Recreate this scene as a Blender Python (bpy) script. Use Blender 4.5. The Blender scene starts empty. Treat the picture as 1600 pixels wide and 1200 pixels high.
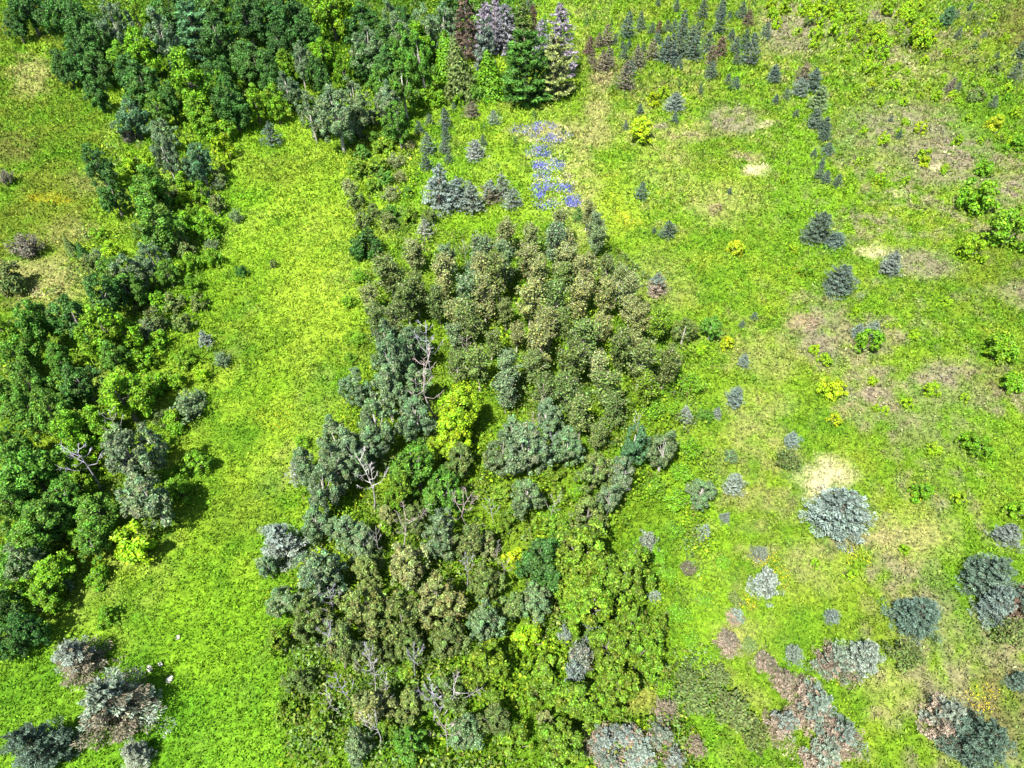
import bpy, math, random
import numpy as np

random.seed(7)
rng = np.random.default_rng(7)
R = math.radians
scene = bpy.context.scene
COL = scene.collection

# ------------------------------------------------------------------ camera
F, CAM_H, PITCH = 1081.0, 60.0, R(47.0)          # focal length in photo pixels (1600 wide), height, downward pitch
cam_d = bpy.data.cameras.new('camera')
cam_d.sensor_fit = 'HORIZONTAL'
cam_d.angle = 2 * math.atan(800 / F)
cam_d.clip_start, cam_d.clip_end = 0.5, 9000
cam = bpy.data.objects.new('camera', cam_d)
cam.location = (0, 0, CAM_H)
cam.rotation_euler = (R(90) - PITCH, 0, 0)
COL.objects.link(cam)
scene.camera = cam

# ------------------------------------------------------------------ sky, sun, exposure
SUN_EL, SUN_AZ = R(61.0), R(214.0)                # azimuth clockwise from +Y: behind the camera, a little left
sun_dir = np.array([math.sin(SUN_AZ) * math.cos(SUN_EL), math.cos(SUN_AZ) * math.cos(SUN_EL), math.sin(SUN_EL)])
world = bpy.data.worlds.new('World')
scene.world = world
world.use_nodes = True
wn, wl = world.node_tree.nodes, world.node_tree.links
sky = wn.new('ShaderNodeTexSky')
sky.sky_type = 'NISHITA'
sky.sun_disc = False
sky.sun_elevation = SUN_EL
sky.sun_rotation = SUN_AZ
bg = wn['Background']
bg.inputs['Strength'].default_value = 0.072
wl.new(sky.outputs[0], bg.inputs[0])
sd = bpy.data.lights.new('sun', 'SUN')
sd.energy, sd.angle, sd.color = 5.0, R(0.5), (1.0, 0.955, 0.88)
so = bpy.data.objects.new('sun', sd)
from mathutils import Vector
so.rotation_euler = Vector(sun_dir).to_track_quat('Z', 'Y').to_euler()
so.location = (0, 0, 120)
COL.objects.link(so)
vs = scene.view_settings
vs.view_transform, vs.look, vs.gamma, vs.exposure = 'Standard', 'None', 1.0, 1.47
vs.use_curve_mapping = False
scene.render.engine = 'CYCLES'
scene.cycles.max_bounces = 6
scene.cycles.diffuse_bounces = 3
scene.cycles.transmission_bounces = 3

# ------------------------------------------------------------------ photo pixel <-> place
cp, sp = math.cos(PITCH), math.sin(PITCH)
def ray(px, py):
    a, b = (px - 800) / F, (600 - py) / F
    return np.array([a, cp + b * sp, -sp + b * cp])
def at_height(px, py, z):
    d = ray(px, py)
    t = (z - CAM_H) / d[2]
    return np.array([d[0] * t, d[1] * t, z]), t
def to_px(x, y, z=0.0):
    dy, dz = y, z - CAM_H
    dep = dy * cp - dz * sp
    up = dy * sp + dz * cp
    dep = np.maximum(dep, 8.0)
    return 800 + F * x / dep, 600 - F * up / dep

def hash2(ix, iy, s):
    n = (ix.astype(np.int64) * 374761393 + iy.astype(np.int64) * 668265263 + s * 69069) & 0x7fffffff
    n = ((n ^ (n >> 13)) * 1274126177) & 0x7fffffff
    return ((n ^ (n >> 16)) & 0xffff) / 65535.0
def vnoise(x, y, s=0):
    ix, iy = np.floor(x), np.floor(y)
    fx, fy = x - ix, y - iy
    fx, fy = fx * fx * (3 - 2 * fx), fy * fy * (3 - 2 * fy)
    a, b = hash2(ix, iy, s), hash2(ix + 1, iy, s)
    c, d = hash2(ix, iy + 1, s), hash2(ix + 1, iy + 1, s)
    return (a * (1 - fx) + b * fx) * (1 - fy) + (c * (1 - fx) + d * fx) * fy
def fbm(x, y, s=0, o=4):
    v, a, t = 0, 1.0, 0
    for k in range(o):
        v = v + a * vnoise(x * 2 ** k + 17.3 * k, y * 2 ** k - 9.1 * k, s + k); t += a; a *= 0.55
    return v / t
def sstep(a, b, x):
    t = np.clip((x - a) / (b - a), 0, 1)
    return t * t * (3 - 2 * t)
def terrain(x, y):
    x, y = np.asarray(x, float), np.asarray(y, float)
    return (fbm(x / 38, y / 38, 5, 2) - 0.5) * 1.2 * np.exp(-((x / 260) ** 2 + ((y - 90) / 220) ** 2))

# ------------------------------------------------------------------ what grows where (colour of the plants and soil, plus painted shade under the wood)
C = {k: np.array(v) for k, v in dict(
    lush=(.148, .290, .012), lime=(.235, .340, .026), deep=(.062, .175, .008), olive=(.145, .180, .020),
    meadow=(.188, .262, .022), green=(.100, .222, .010), tan=(.290, .275, .105), bare=(.215, .178, .135),
    pink=(.300, .215, .150), sand=(.520, .460, .280), brown=(.120, .105, .035), yellow=(.420, .340, .006),
    orange=(.320, .255, .080), floor=(.100, .190, .010)).items()}
PATCH = [  # pixel ellipse, kind, strength, and how bare (fewer, shorter plants)
    (1140,190,48,26,'bare',.9,.8),(1182,270,32,11,'sand',.9,.9),(1165,246,32,10,'pink',.8,.8),(1075,215,45,14,'pink',.6,.6),
    (1032,198,14,6,'bare',.9,.9),(1195,198,18,6,'sand',.6,.8),(1420,205,120,48,'bare',.75,.6),(1480,245,70,45,'bare',.85,.7),(1570,300,60,25,'bare',.85,.7),
    (1462,256,12,7,'sand',.8,.9),(1400,300,18,8,'sand',.5,.8),(1372,394,42,12,'sand',.75,.8),(1445,415,65,28,'bare',.8,.7),
    (1290,520,32,55,'bare',.8,.7),(1265,500,28,18,'pink',.7,.7),(1350,612,45,38,'bare',.8,.7),(1350,642,58,9,'pink',.8,.8),
    (1500,590,60,35,'bare',.7,.6),(1278,742,44,30,'sand',.85,.75),(1275,775,36,22,'sand',.5,.6),(1435,835,68,42,'tan',.8,.5),(1420,872,26,7,'pink',.7,.7),
    (1590,460,45,28,'bare',.7,.6),(1250,35,75,30,'bare',.7,.6),(1240,62,60,26,'bare',.8,.7),(1370,28,36,16,'bare',.8,.7),
    (1590,45,36,52,'brown',.8,.5),(1520,110,90,90,'olive',.45,.1),(1560,420,60,60,'olive',.45,.1),(1400,720,120,60,'olive',.35,.1),(1400,118,70,34,'tan',.45,.3),(935,170,20,60,'tan',.75,.5),(945,125,22,16,'pink',.5,.5),
    (895,215,75,26,'tan',.75,.5),(912,300,26,90,'tan',.75,.6),(840,205,56,13,'tan',.7,.5),(1030,440,70,50,'tan',.35,.2),
    (1395,1075,70,42,'tan',.6,.4),(1360,1112,30,9,'pink',.6,.6),(1575,1110,70,70,'brown',.65,.3),(1268,885,46,34,'tan',.6,.4),
    (1180,640,60,34,'tan',.55,.4),(1180,690,45,30,'tan',.5,.4),(1040,270,60,40,'tan',.3,.2),(1130,320,70,36,'tan',.5,.4),
    (1120,330,20,10,'pink',.6,.6),(1200,560,50,40,'tan',.4,.3),(1560,600,50,40,'brown',.45,.3),(1330,960,80,60,'olive',.5,.1),
    (1480,690,140,90,'green',.5,0),(1540,180,70,70,'green',.7,0),(1250,300,50,130,'green',.65,0),(1520,900,90,90,'green',.5,0),
    (1250,230,36,90,'lush',.5,0),(1300,330,50,50,'lush',.6,0),(1100,540,60,40,'lush',.4,0),(1085,880,50,180,'lush',.7,0),
    (60,440,80,55,'tan',.85,.6),(70,458,20,7,'sand',.6,.8),(90,330,75,80,'olive',.7,.3),(115,365,50,24,'tan',.6,.4),(20,235,40,26,'brown',.7,.4),
    (50,125,36,40,'tan',.8,.6),(60,75,26,20,'lime',.6,.1),(75,312,34,7,'yellow',.35,0),(430,262,55,34,'olive',.65,.1),(140,285,40,24,'tan',.5,.4),
    (430,655,60,30,'lime',.6,0),(480,480,60,120,'lime',.55,0),(500,330,70,90,'lime',.4,0),(380,800,60,60,'olive',.35,0),(330,1000,120,90,'lush',.5,0),
    (560,850,30,60,'lime',.4,0),(990,1105,42,26,'orange',.45,0),(740,350,70,16,'lush',.9,0),(960,330,40,50,'lime',.7,0),
    (600,250,70,50,'lime',.4,0),(1235,1170,50,40,'deep',.5,0),(230,1150,120,60,'deep',.35,0),(60,1060,70,60,'deep',.45,0),(900,470,20,60,'tan',.5,.2)]
PP = [(a[0] + 0.0, a[1], a[2], a[3], C[a[4]], a[5], a[6]) for a in PATCH]
XR_Y, XR_X = [0, 150, 330, 440, 600, 900, 1200], [880, 872, 905, 1030, 1075, 1065, 1110]
XL_Y, XL_X = [0, 200, 300, 450, 600, 1200], [150, 170, 150, 110, -60, -400]
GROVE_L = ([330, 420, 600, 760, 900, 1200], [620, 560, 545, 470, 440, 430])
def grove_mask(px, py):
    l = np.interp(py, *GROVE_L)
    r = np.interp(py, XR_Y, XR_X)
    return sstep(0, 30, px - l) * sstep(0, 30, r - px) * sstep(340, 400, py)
def plants(x, y):
    """colour (n,3), bareness, height for ground points"""
    px, py = to_px(x, y)
    wob = np.clip(36 * (py + 150) / 900, 8, 40)
    qx = px + wob * (fbm(x / 7, y / 7, 11, 4) - .5) * 2.2
    qy = py + wob * .7 * (fbm(x / 7, y / 7, 23, 4) - .5) * 2.2
    n1, n2, n3 = fbm(x / 9, y / 9, 31), fbm(x / 3.2, y / 3.2, 41), fbm(x / 1.3, y / 1.3, 51, 3)
    n1, n2, n3 = [np.clip((n - .5) * 1.7 + .5, 0, 1)[:, None] for n in (n1, n2, n3)]
    left = C['lush'] * (1 - n1) + C['lime'] * n1
    gdeep = sstep(.42, .9, n2 * .5 + fbm(x / 15, y / 15, 61)[:, None] * .5) * .75
    tanp = sstep(.5, .8, fbm(x / 6, y / 11, 71)[:, None] * .7 + n3 * .3) * .3
    left = left * (1 - gdeep) + C['deep'] * gdeep
    left = left * (1 - tanp) + C['tan'] * tanp
    near = sstep(780, 1200, qy)[:, None] * .65
    left = left * (1 - near) + C['lush'] * np.array([.66, .92, 1]) * near
    far_r = C['meadow'] * (1 - n2) + C['green'] * n2
    d = sstep(.5, .85, n2 * .5 + n1 * .5) * .4
    far_r = far_r * (1 - d) + C['olive'] * d
    d = sstep(.50, .85, n3 * .5 + n1 * .5) * .55
    far_r = far_r * (1 - d) + C['tan'] * d
    d = sstep(.6, .95, 1 - n3) * .5
    far_r = far_r * (1 - d) + C['lush'] * d
    d = sstep(.44, .78, n1 * .55 + n3 * .45) * .6 * sstep(1150, 1380, qx)[:, None]
    far_r = far_r * (1 - d) + C['bare'] * d
    big = fbm(x / 24, y / 24, 83, 3)[:, None]
    far_r = far_r * (.72 + .5 * big); left = left * (.74 + .5 * big)
    mr = sstep(-20, 40, qx - np.interp(qy, XR_Y, XR_X))[:, None]
    mr = mr * (1 - .0 * n1)
    ml = sstep(-20, 30, np.interp(qy, XL_Y, XL_X) - qx)[:, None]
    col = left * (1 - mr) + far_r * mr
    dry = C['olive'] * (1 - n2) + C['green'] * n2
    col = col * (1 - ml) + dry * ml
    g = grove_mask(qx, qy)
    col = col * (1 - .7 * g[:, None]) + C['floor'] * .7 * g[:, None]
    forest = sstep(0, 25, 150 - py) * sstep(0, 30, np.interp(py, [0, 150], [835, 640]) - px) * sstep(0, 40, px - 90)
    weed = fbm(x / 1.7, y / 1.7, 97, 3)[:, None]
    wd = sstep(.52, .72, weed) * .55
    col = col * (1 - wd) + C['deep'] * wd
    col = col * (1 - .8 * forest[:, None]) + C['deep'] * .6 * .8 * forest[:, None]  # shade between the wood's trees, put into the floor colour as darker green
    bare = .12 * mr[:, 0] * n1[:, 0]
    for (cx, cy, rx, ry, c, s, b) in PP:
        e = ((qx - cx) / rx) ** 2 + ((qy - cy) / ry) ** 2
        e = e + (n3[:, 0] - .5) * 1.1 + (n2[:, 0] - .5) * .9
        m = s * (1 - sstep(.25, 1.35, e))
        m = m * (.35 + .65 * sstep(.25, .6, n3[:, 0] * .5 + n2[:, 0] * .5)) if b > 0 else m
        col = col * (1 - m[:, None]) + c * m[:, None]
        bare = np.maximum(bare, m * b)
    height = (.55 - .15 * mr[:, 0]) * (.35 + .7 * n2[:, 0] + .6 * n3[:, 0]) * (1 - .65 * bare) + .25 * g * (1 - bare)
    return col, bare, height

# ------------------------------------------------------------------ materials
def new_mat(name):
    m = bpy.data.materials.new(name); m.use_nodes = True
    nt = m.node_tree
    for n in list(nt.nodes): nt.nodes.remove(n)
    return m, nt.nodes, nt.links
def leaf_mat(name, use_obj, transl=.25, rough=.55, spec=.25):
    m, N, L = new_mat(name)
    out = N.new('ShaderNodeOutputMaterial'); pb = N.new('ShaderNodeBsdfPrincipled')
    tr = N.new('ShaderNodeBsdfTranslucent'); mx = N.new('ShaderNodeMixShader')
    at = N.new('ShaderNodeAttribute'); at.attribute_name = 'Col'
    src = at.outputs['Color']
    if use_obj:
        oi = N.new('ShaderNodeObjectInfo'); mul = N.new('ShaderNodeMix')
        mul.data_type = 'RGBA'; mul.blend_type = 'MULTIPLY'; mul.inputs[0].default_value = 1
        L.new(at.outputs['Color'], mul.inputs[6]); L.new(oi.outputs['Color'], mul.inputs[7])
        src = mul.outputs[2]
    L.new(src, pb.inputs['Base Color']); L.new(src, tr.inputs['Color'])
    pb.inputs['Roughness'].default_value = rough
    pb.inputs['Specular IOR Level'].default_value = spec
    mx.inputs[0].default_value = transl
    L.new(pb.outputs[0], mx.inputs[1]); L.new(tr.outputs[0], mx.inputs[2]); L.new(mx.outputs[0], out.inputs[0])
    return m
M_LEAF = leaf_mat('foliage', True)
M_NEEDLE = leaf_mat('needles', True, .08, .6, .2)
M_GRASS = leaf_mat('grass', False, .22, .6, .15)
def bark_mat(name):
    m, N, L = new_mat(name)
    out = N.new('ShaderNodeOutputMaterial'); pb = N.new('ShaderNodeBsdfPrincipled')
    oi = N.new('ShaderNodeObjectInfo'); tc = N.new('ShaderNodeTexCoord')
    nz = N.new('ShaderNodeTexNoise'); nz.inputs['Scale'].default_value = 22; nz.inputs['Detail'].default_value = 5
    rp = N.new('ShaderNodeValToRGB')
    rp.color_ramp.elements[0].color = (.45, .43, .42, 1); rp.color_ramp.elements[1].color = (1.3, 1.27, 1.25, 1)
    rp.color_ramp.elements[0].position = .3; rp.color_ramp.elements[1].position = .7
    mul = N.new('ShaderNodeMix'); mul.data_type = 'RGBA'; mul.blend_type = 'MULTIPLY'; mul.inputs[0].default_value = 1
    L.new(tc.outputs['Object'], nz.inputs['Vector']); L.new(nz.outputs['Fac'], rp.inputs[0])
    L.new(rp.outputs[0], mul.inputs[6]); L.new(oi.outputs['Color'], mul.inputs[7])
    bp = N.new('ShaderNodeBump'); bp.inputs['Strength'].default_value = .5; bp.inputs['Distance'].default_value = .03
    L.new(nz.outputs['Fac'], bp.inputs['Height']); L.new(bp.outputs[0], pb.inputs['Normal'])
    L.new(mul.outputs[2], pb.inputs['Base Color']); pb.inputs['Roughness'].default_value = .9
    L.new(pb.outputs[0], out.inputs[0])
    return m
M_BARK = bark_mat('bark')
def ground_mat():
    m, N, L = new_mat('soil')
    out = N.new('ShaderNodeOutputMaterial'); pb = N.new('ShaderNodeBsdfPrincipled')
    at = N.new('ShaderNodeAttribute'); at.attribute_name = 'Col'
    geo = N.new('ShaderNodeNewGeometry')
    nz = N.new('ShaderNodeTexNoise'); nz.inputs['Scale'].default_value = 2.3; nz.inputs['Detail'].default_value = 9; nz.inputs['Roughness'].default_value = .72
    L.new(geo.outputs['Position'], nz.inputs['Vector'])
    rp = N.new('ShaderNodeValToRGB')
    e = rp.color_ramp.elements
    e[0].position, e[0].color = .34, (.38, .40, .45, 1); e[1].position, e[1].color = .68, (1.35, 1.3, 1.2, 1)
    L.new(nz.outputs['Fac'], rp.inputs[0])
    mul = N.new('ShaderNodeMix'); mul.data_type = 'RGBA'; mul.blend_type = 'MULTIPLY'; mul.inputs[0].default_value = 1
    L.new(at.outputs['Color'], mul.inputs[6]); L.new(rp.outputs[0], mul.inputs[7])
    bp = N.new('ShaderNodeBump'); bp.inputs['Strength'].default_value = .9; bp.inputs['Distance'].default_value = .25
    L.new(nz.outputs['Fac'], bp.inputs['Height']); L.new(bp.outputs[0], pb.inputs['Normal'])
    L.new(mul.outputs[2], pb.inputs['Base Color']); pb.inputs['Roughness'].default_value = 1
    pb.inputs['Specular IOR Level'].default_value = .1
    L.new(pb.outputs[0], out.inputs[0])
    return m
M_GROUND = ground_mat()

# ------------------------------------------------------------------ mesh helpers
def mesh_from(name, V, faces_flat, loop_tot, col=None, mat=None, smooth=False):
    me = bpy.data.meshes.new(name)
    n, nl, nf = len(V), len(faces_flat), len(loop_tot)
    me.vertices.add(n); me.vertices.foreach_set('co', np.ascontiguousarray(V, dtype=np.float32).ravel())
    me.loops.add(nl); me.loops.foreach_set('vertex_index', np.ascontiguousarray(faces_flat, dtype=np.int32))
    me.polygons.add(nf)
    starts = np.concatenate([[0], np.cumsum(loop_tot)[:-1]]).astype(np.int32)
    me.polygons.foreach_set('loop_start', starts)
    me.polygons.foreach_set('loop_total', np.asarray(loop_tot, dtype=np.int32))
    if smooth: me.polygons.foreach_set('use_smooth', np.ones(nf, dtype=bool))
    me.update(calc_edges=True)
    if col is not None:
        a = me.color_attributes.new('Col', 'FLOAT_COLOR', 'POINT')
        a.data.foreach_set('color', np.concatenate([col, np.ones((n, 1))], 1).astype(np.float32).ravel())
    if mat: me.materials.append(mat)
    return me
def norm(v):
    return v / np.maximum(np.linalg.norm(v, axis=-1, keepdims=True), 1e-9)
def quads(name, P, nrm, ln, wd, col, mat, tang=None):
    """rhombic leaves: centre P, facing nrm, long axis tang"""
    n = len(P)
    nrm = norm(nrm)
    if tang is None: tang = rng.normal(size=(n, 3))
    t = norm(tang - nrm * (tang * nrm).sum(1, keepdims=True))
    b = np.cross(nrm, t)
    ln, wd = np.broadcast_to(ln, (n,))[:, None], np.broadcast_to(wd, (n,))[:, None]
    V = np.stack([P - t * ln, P + b * wd - nrm * wd * .25, P + t * ln, P - b * wd - nrm * wd * .25], 1).reshape(-1, 3)
    return mesh_from(name, V, np.arange(4 * n), np.full(n, 4), np.repeat(col, 4, 0), mat)
def leafcol(n, spread=.28, hue=.10, base=None):
    v = np.clip(np.exp(spread * rng.normal(size=(n, 1)) - spread ** 2 / 2), .25, 2.2)
    h = 1 + hue * rng.normal(size=(n, 3))
    c = v * np.clip(h, .6, 1.5)
    return c if base is None else c * base
class Tubes:
    def __init__(s): s.V, s.F, s.T, s.n = [], [], [], 0
    def add(s, pts, rad, sides=6):
        pts = np.array(pts, float); m = len(pts)
        for i in range(m):
            d = norm(pts[min(i + 1, m - 1)] - pts[max(i - 1, 0)])
            a = norm(np.cross(d, [.31, .95, .05] if abs(d[2]) > .7 else [0, 0, 1.0])); b = np.cross(d, a)
            for k in range(sides):
                th = 2 * math.pi * k / sides
                s.V.append(pts[i] + rad[i] * (a * math.cos(th) + b * math.sin(th)))
        for i in range(m - 1):
            for k in range(sides):
                o = s.n + i * sides
                s.F += [o + k, o + (k + 1) % sides, o + sides + (k + 1) % sides, o + sides + k]; s.T.append(4)
        s.F += [s.n + (m - 1) * sides + k for k in range(sides)]; s.T.append(sides)
        s.n += m * sides
    def mesh(s, name): return mesh_from(name, np.array(s.V), np.array(s.F), s.T, None, M_BARK, True)

# ------------------------------------------------------------------ prototypes, all about 2 wide (radius 1), standing on z = 0
def blob_cloud(n_blob, n_leaf, hr, z0, top_w, rb=(.22, .38), up=.35, low=.0):
    """points and normals on a lumpy crown; hr = full height in radii, z0 = lowest foliage"""
    H = hr - z0
    nl = 6                                          # leaders, each its own lobe and height, make an uneven crown
    la, lr = rng.uniform(0, 6.283, nl), np.array([.0] + list(rng.uniform(.38, .66, nl - 1)))
    ltop = np.array([1.0] + list(rng.uniform(.62, .95, nl - 1))) * H
    lw = np.array([.52] + list(rng.uniform(.30, .48, nl - 1)))
    cen = []
    while len(cen) < n_blob:
        j = rng.integers(nl) if rng.uniform() > .2 else 0
        d_ = norm(rng.normal(size=3)); q = rng.uniform(.72, 1.0)
        zl = .5 + .5 * d_[2] * q
        taper = np.interp(zl, [0, .3, .7, 1], [.7 + low, 1.0, .9, top_w + .2])
        hh = ltop[j] * np.interp(zl, [0, 1], [.06 if low else .12, .96])
        cen.append([math.cos(la[j]) * lr[j] + d_[0] * q * lw[j] * taper, math.sin(la[j]) * lr[j] + d_[1] * q * lw[j] * taper, z0 + hh])
    cen = np.array(cen)
    r = rng.uniform(rb[0], rb[1], n_blob)
    k = rng.choice(n_blob, n_leaf * 2, p=r ** 2 / (r ** 2).sum())
    axis = np.array([0, 0, z0 + H * .45])
    outw = norm(cen - axis)
    d = norm(norm(rng.normal(size=(n_leaf * 2, 3))) + .55 * outw[k] + np.array([0, 0, up]))
    P = cen[k] + d * (r[k] * np.where(rng.uniform(size=n_leaf * 2) < .16, rng.uniform(1.0, 1.55, n_leaf * 2), rng.uniform(.60, 1.12, n_leaf * 2)))[:, None]
    deep = np.zeros(len(P), bool)
    for j in range(n_blob):
        deep |= (np.linalg.norm(P - cen[j], axis=1) < r[j] * .5)
    P, d, k = P[~deep][:n_leaf], d[~deep][:n_leaf], k[~deep][:n_leaf]
    P[:, 2] = np.maximum(P[:, 2], .03)
    tint = rng.uniform(.78, 1.22, (n_blob, 1)) * (1 + .06 * rng.normal(size=(n_blob, 3)))
    return P, d, tint[k], cen
def trunk_limbs(cen, hr, z0, r0=.075, n=7, lean=.05):
    t = Tubes()
    top = np.array([rng.normal() * lean, rng.normal() * lean, hr * .72])
    t.add([(0, 0, -.08), (top[0] * .2, top[1] * .2, hr * .2), top * .55 + [.02, 0, 0], top], [r0 * 1.25, r0, r0 * .7, r0 * .25], 7)
    for c in cen[rng.permutation(len(cen))[:n]]:
        s = top * rng.uniform(.35, .75)
        m = (s + c) / 2 + [0, 0, -.06]
        t.add([s, m, c], [r0 * .45, r0 * .3, r0 * .12], 5)
    return t.mesh('trunk')
def make_broad(hr=2.4, n_blob=46, n_leaf=6500, leaf=.062, z0=.45, top_w=.5, rb=(.2, .36), spread=.28):
    P, d, tint, cen = blob_cloud(n_blob, n_leaf, hr, z0, top_w, rb)
    n = len(P)
    nrm = norm(d + np.array([0, 0, .55]) + .65 * rng.normal(size=(n, 3)))
    cr = quads('crown', P, nrm, leaf * rng.uniform(.7, 1.4, n), leaf * .62 * rng.uniform(.7, 1.3, n), leafcol(n, spread) * tint, M_LEAF)
    return dict(crown=cr, trunk=trunk_limbs(cen, hr, z0))
def make_aspen(hr=3.4, n_leaf=3600, leaf=.060):
    t = Tubes()
    top = np.array([rng.normal() * .12, rng.normal() * .12, hr * .96])
    t.add([(0, 0, -.1), (top[0] * .3, top[1] * .3, hr * .35), top * .7, top], [.075, .06, .035, .01], 6)
    P, D = [], []
    nb = 40
    for i in range(nb):
        u = rng.uniform(.22, .95)
        s = top * u
        az = rng.uniform(0, 2 * math.pi); L = float(np.interp(u, [.2, .45, .75, 1], [.55, .8, .62, .25])) * rng.uniform(.5, 1.15)
        e = s + np.array([math.cos(az) * L * .85, math.sin(az) * L * .85, L * rng.uniform(.9, 2.0)])
        e[2] = min(e[2], hr * rng.uniform(.85, 1.08))
        mid = (s + e) / 2 + np.array([math.cos(az), math.sin(az), -.5]) * .06
        t.add([s, mid, e], [.034, .026, .010], 4)
        k = int(n_leaf / nb)
        w = rng.uniform(.3, 1.08, (k, 1))
        p = s * (1 - w) + e * w + rng.normal(size=(k, 3)) * np.array([.10, .10, .17])
        P.append(p); D.append(norm(p - s))
    P, D = np.concatenate(P), np.concatenate(D); n = len(P)
    cr = quads('crown', P, norm(D * .5 + np.array([0, 0, .5]) + .8 * rng.normal(size=(n, 3))), leaf * rng.uniform(.7, 1.4, n), leaf * .65, leafcol(n, .48, .12), M_LEAF)
    return dict(crown=cr, trunk=t.mesh('trunk'))
def make_spruce(H=2.7, levels=15, per=9, spray=20, power=.85, droop=.10, tip=(1.6, 1.58, 1.55), base=(.48, .50, .42), brown=0., ln=.105, wd=.030, up=.35, twigs=True, irr=.14, fan=.26, lump=.16):
    """whorls of flat boughs, each bough a spray of needle twigs; brown > 0 splits the dead boughs off"""
    P, T, Nn, Cc, Bf = [], [], [], [], []
    t = Tubes()
    t.add([(0, 0, -.08), (0, 0, H * .5), (0, 0, H * .98)], [.075, .05, .01], 6)
    side_dead = rng.uniform(0, 6.28)
    f1, f2, f3 = rng.uniform(0, 6.28, 3)
    for i in range(levels):
        u = (i + .2) / levels
        z = H * (.03 + .95 * u)
        rad = max(min((1 - u) ** power, .80 + 1.3 * u), .05)
        pn = max(4, int(per * (.45 + .55 * rad) + .5))
        a0 = rng.uniform(0, 6.28)
        for j in range(pn):
            az = a0 + 2 * math.pi * j / pn + rng.normal() * .16
            lob = 1 + lump * (math.sin(2 * az + f1 + 2 * u) * .6 + math.sin(3 * az + f2 - 3 * u) * .6 + math.sin(az + f3) * .5)
            L = rad * lob * max(.4, 1 + irr * rng.normal()) * (1.02 if u < .95 else .6)
            o = np.array([math.cos(az), math.sin(az), 0]); s_ = np.array([-o[1], o[0], 0])
            zz = z + rng.normal() * H / levels * .45
            dead = rng.uniform() < brown * (.45 + .55 * (math.cos(az - side_dead) > -.2)) * np.interp(u, [0, .35, .8], [1.2, .85, .05])
            w = np.sqrt(rng.uniform(.05, 1, spray)) ** .8
            p = o * (L * w)[:, None] + np.array([0, 0, 1.0]) * (zz - droop * L * w + .16 * L * w ** 3)[:, None]
            side = rng.uniform(-1, 1, spray) * fan * (L * (1.05 - .55 * w))
            p = p + s_ * side[:, None] + np.array([0, 0, 1]) * (np.abs(rng.normal(size=spray)) * .05)[:, None]
            tg = o + s_ * (np.sign(side) * rng.uniform(.1, .9, spray))[:, None] + np.array([0, 0, 1]) * (up + .45 * rng.normal(size=spray))[:, None]
            P.append(p); T.append(tg)
            Nn.append(np.array([0, 0, .8]) + .75 * rng.normal(size=(spray, 3)) + .3 * o)
            cw = (w ** 2)[:, None]
            Cc.append((np.array(base) * (1 - cw) + np.array(tip) * cw) * rng.uniform(.75, 1.25))
            Bf.append(np.full(spray, dead))
            if twigs and j % 2 == 0: t.add([(0, 0, zz), o * L * .8 + [0, 0, zz - droop * L * .8]], [.016, .005], 3)
    P, T, Nn, Cc, Bf = map(np.concatenate, (P, T, Nn, Cc, Bf)); n = len(P)
    P[:, 2] = np.maximum(P[:, 2], .02)
    Cc = Cc * leafcol(n, .3, .06)
    l, w_ = ln * rng.uniform(.7, 1.3, n), wd * rng.uniform(.7, 1.4, n)
    out = {}
    for nm, k in (('crown', ~Bf), ('browned_boughs', Bf)):
        if k.any(): out[nm] = quads(nm, P[k], Nn[k], l[k], w_[k], Cc[k], M_NEEDLE, T[k])
    out['trunk'] = t.mesh('trunk')
    return out
def make_cedar(H=4.2, n_leaf=4200):
    z = H * (1 - np.sqrt(rng.uniform(0, 1, n_leaf))) * .99 + .02
    az = rng.uniform(0, 6.283, n_leaf)
    lump = 1 + .22 * np.sin(az * 5 + z * 3.1) * np.sin(z * 5 + az * 2) + .12 * rng.normal(size=n_leaf)
    r = (1 - z / H) ** .75 * lump * rng.uniform(.72, 1.0, n_leaf)
    o = np.stack([np.cos(az), np.sin(az), 0 * az], 1)
    P = o * r[:, None]; P[:, 2] = z
    nrm = o + np.array([0, 0, .6]) + .5 * rng.normal(size=(n_leaf, 3))
    T = np.array([0, 0, 1.0]) + .6 * o + .35 * rng.normal(size=(n_leaf, 3))
    cr = quads('crown', P, nrm, .10 * rng.uniform(.6, 1.3, n_leaf), .05, leafcol(n_leaf, .3, .08), M_LEAF, T)
    t = Tubes(); t.add([(0, 0, -.1), (0, 0, H * .5), (0, 0, H * .93)], [.1, .07, .015], 6)
    return dict(crown=cr, trunk=t.mesh('trunk'))
def make_dead_conifer(H=4.2):
    d = make_spruce(H, 22, 11, 24, .5, .16, (1.25, 1.22, 1.25), (.75, .72, .72), 0, .11, .024, .2, True, .24)
    return d
def make_shrub(hr=1.5, n_leaf=2800, leaf=.075, n_blob=46, rb=(.11, .24)):
    P, d, tint, cen = blob_cloud(n_blob, n_leaf, hr, .0, .45, rb, .4, .15)
    n = len(P)
    nrm = norm(d + np.array([0, 0, .5]) + .6 * rng.normal(size=(n, 3)))
    cr = quads('foliage', P, nrm, leaf * rng.uniform(.7, 1.4, n), leaf * .6, leafcol(n, .38) * tint, M_LEAF)
    t = Tubes()
    for c in cen[:8]:
        t.add([(rng.normal() * .06, rng.normal() * .06, -.06), c * [.45, .45, .5], c], [.035, .025, .008], 4)
    return dict(foliage=cr, stem=t.mesh('stem'))
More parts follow.
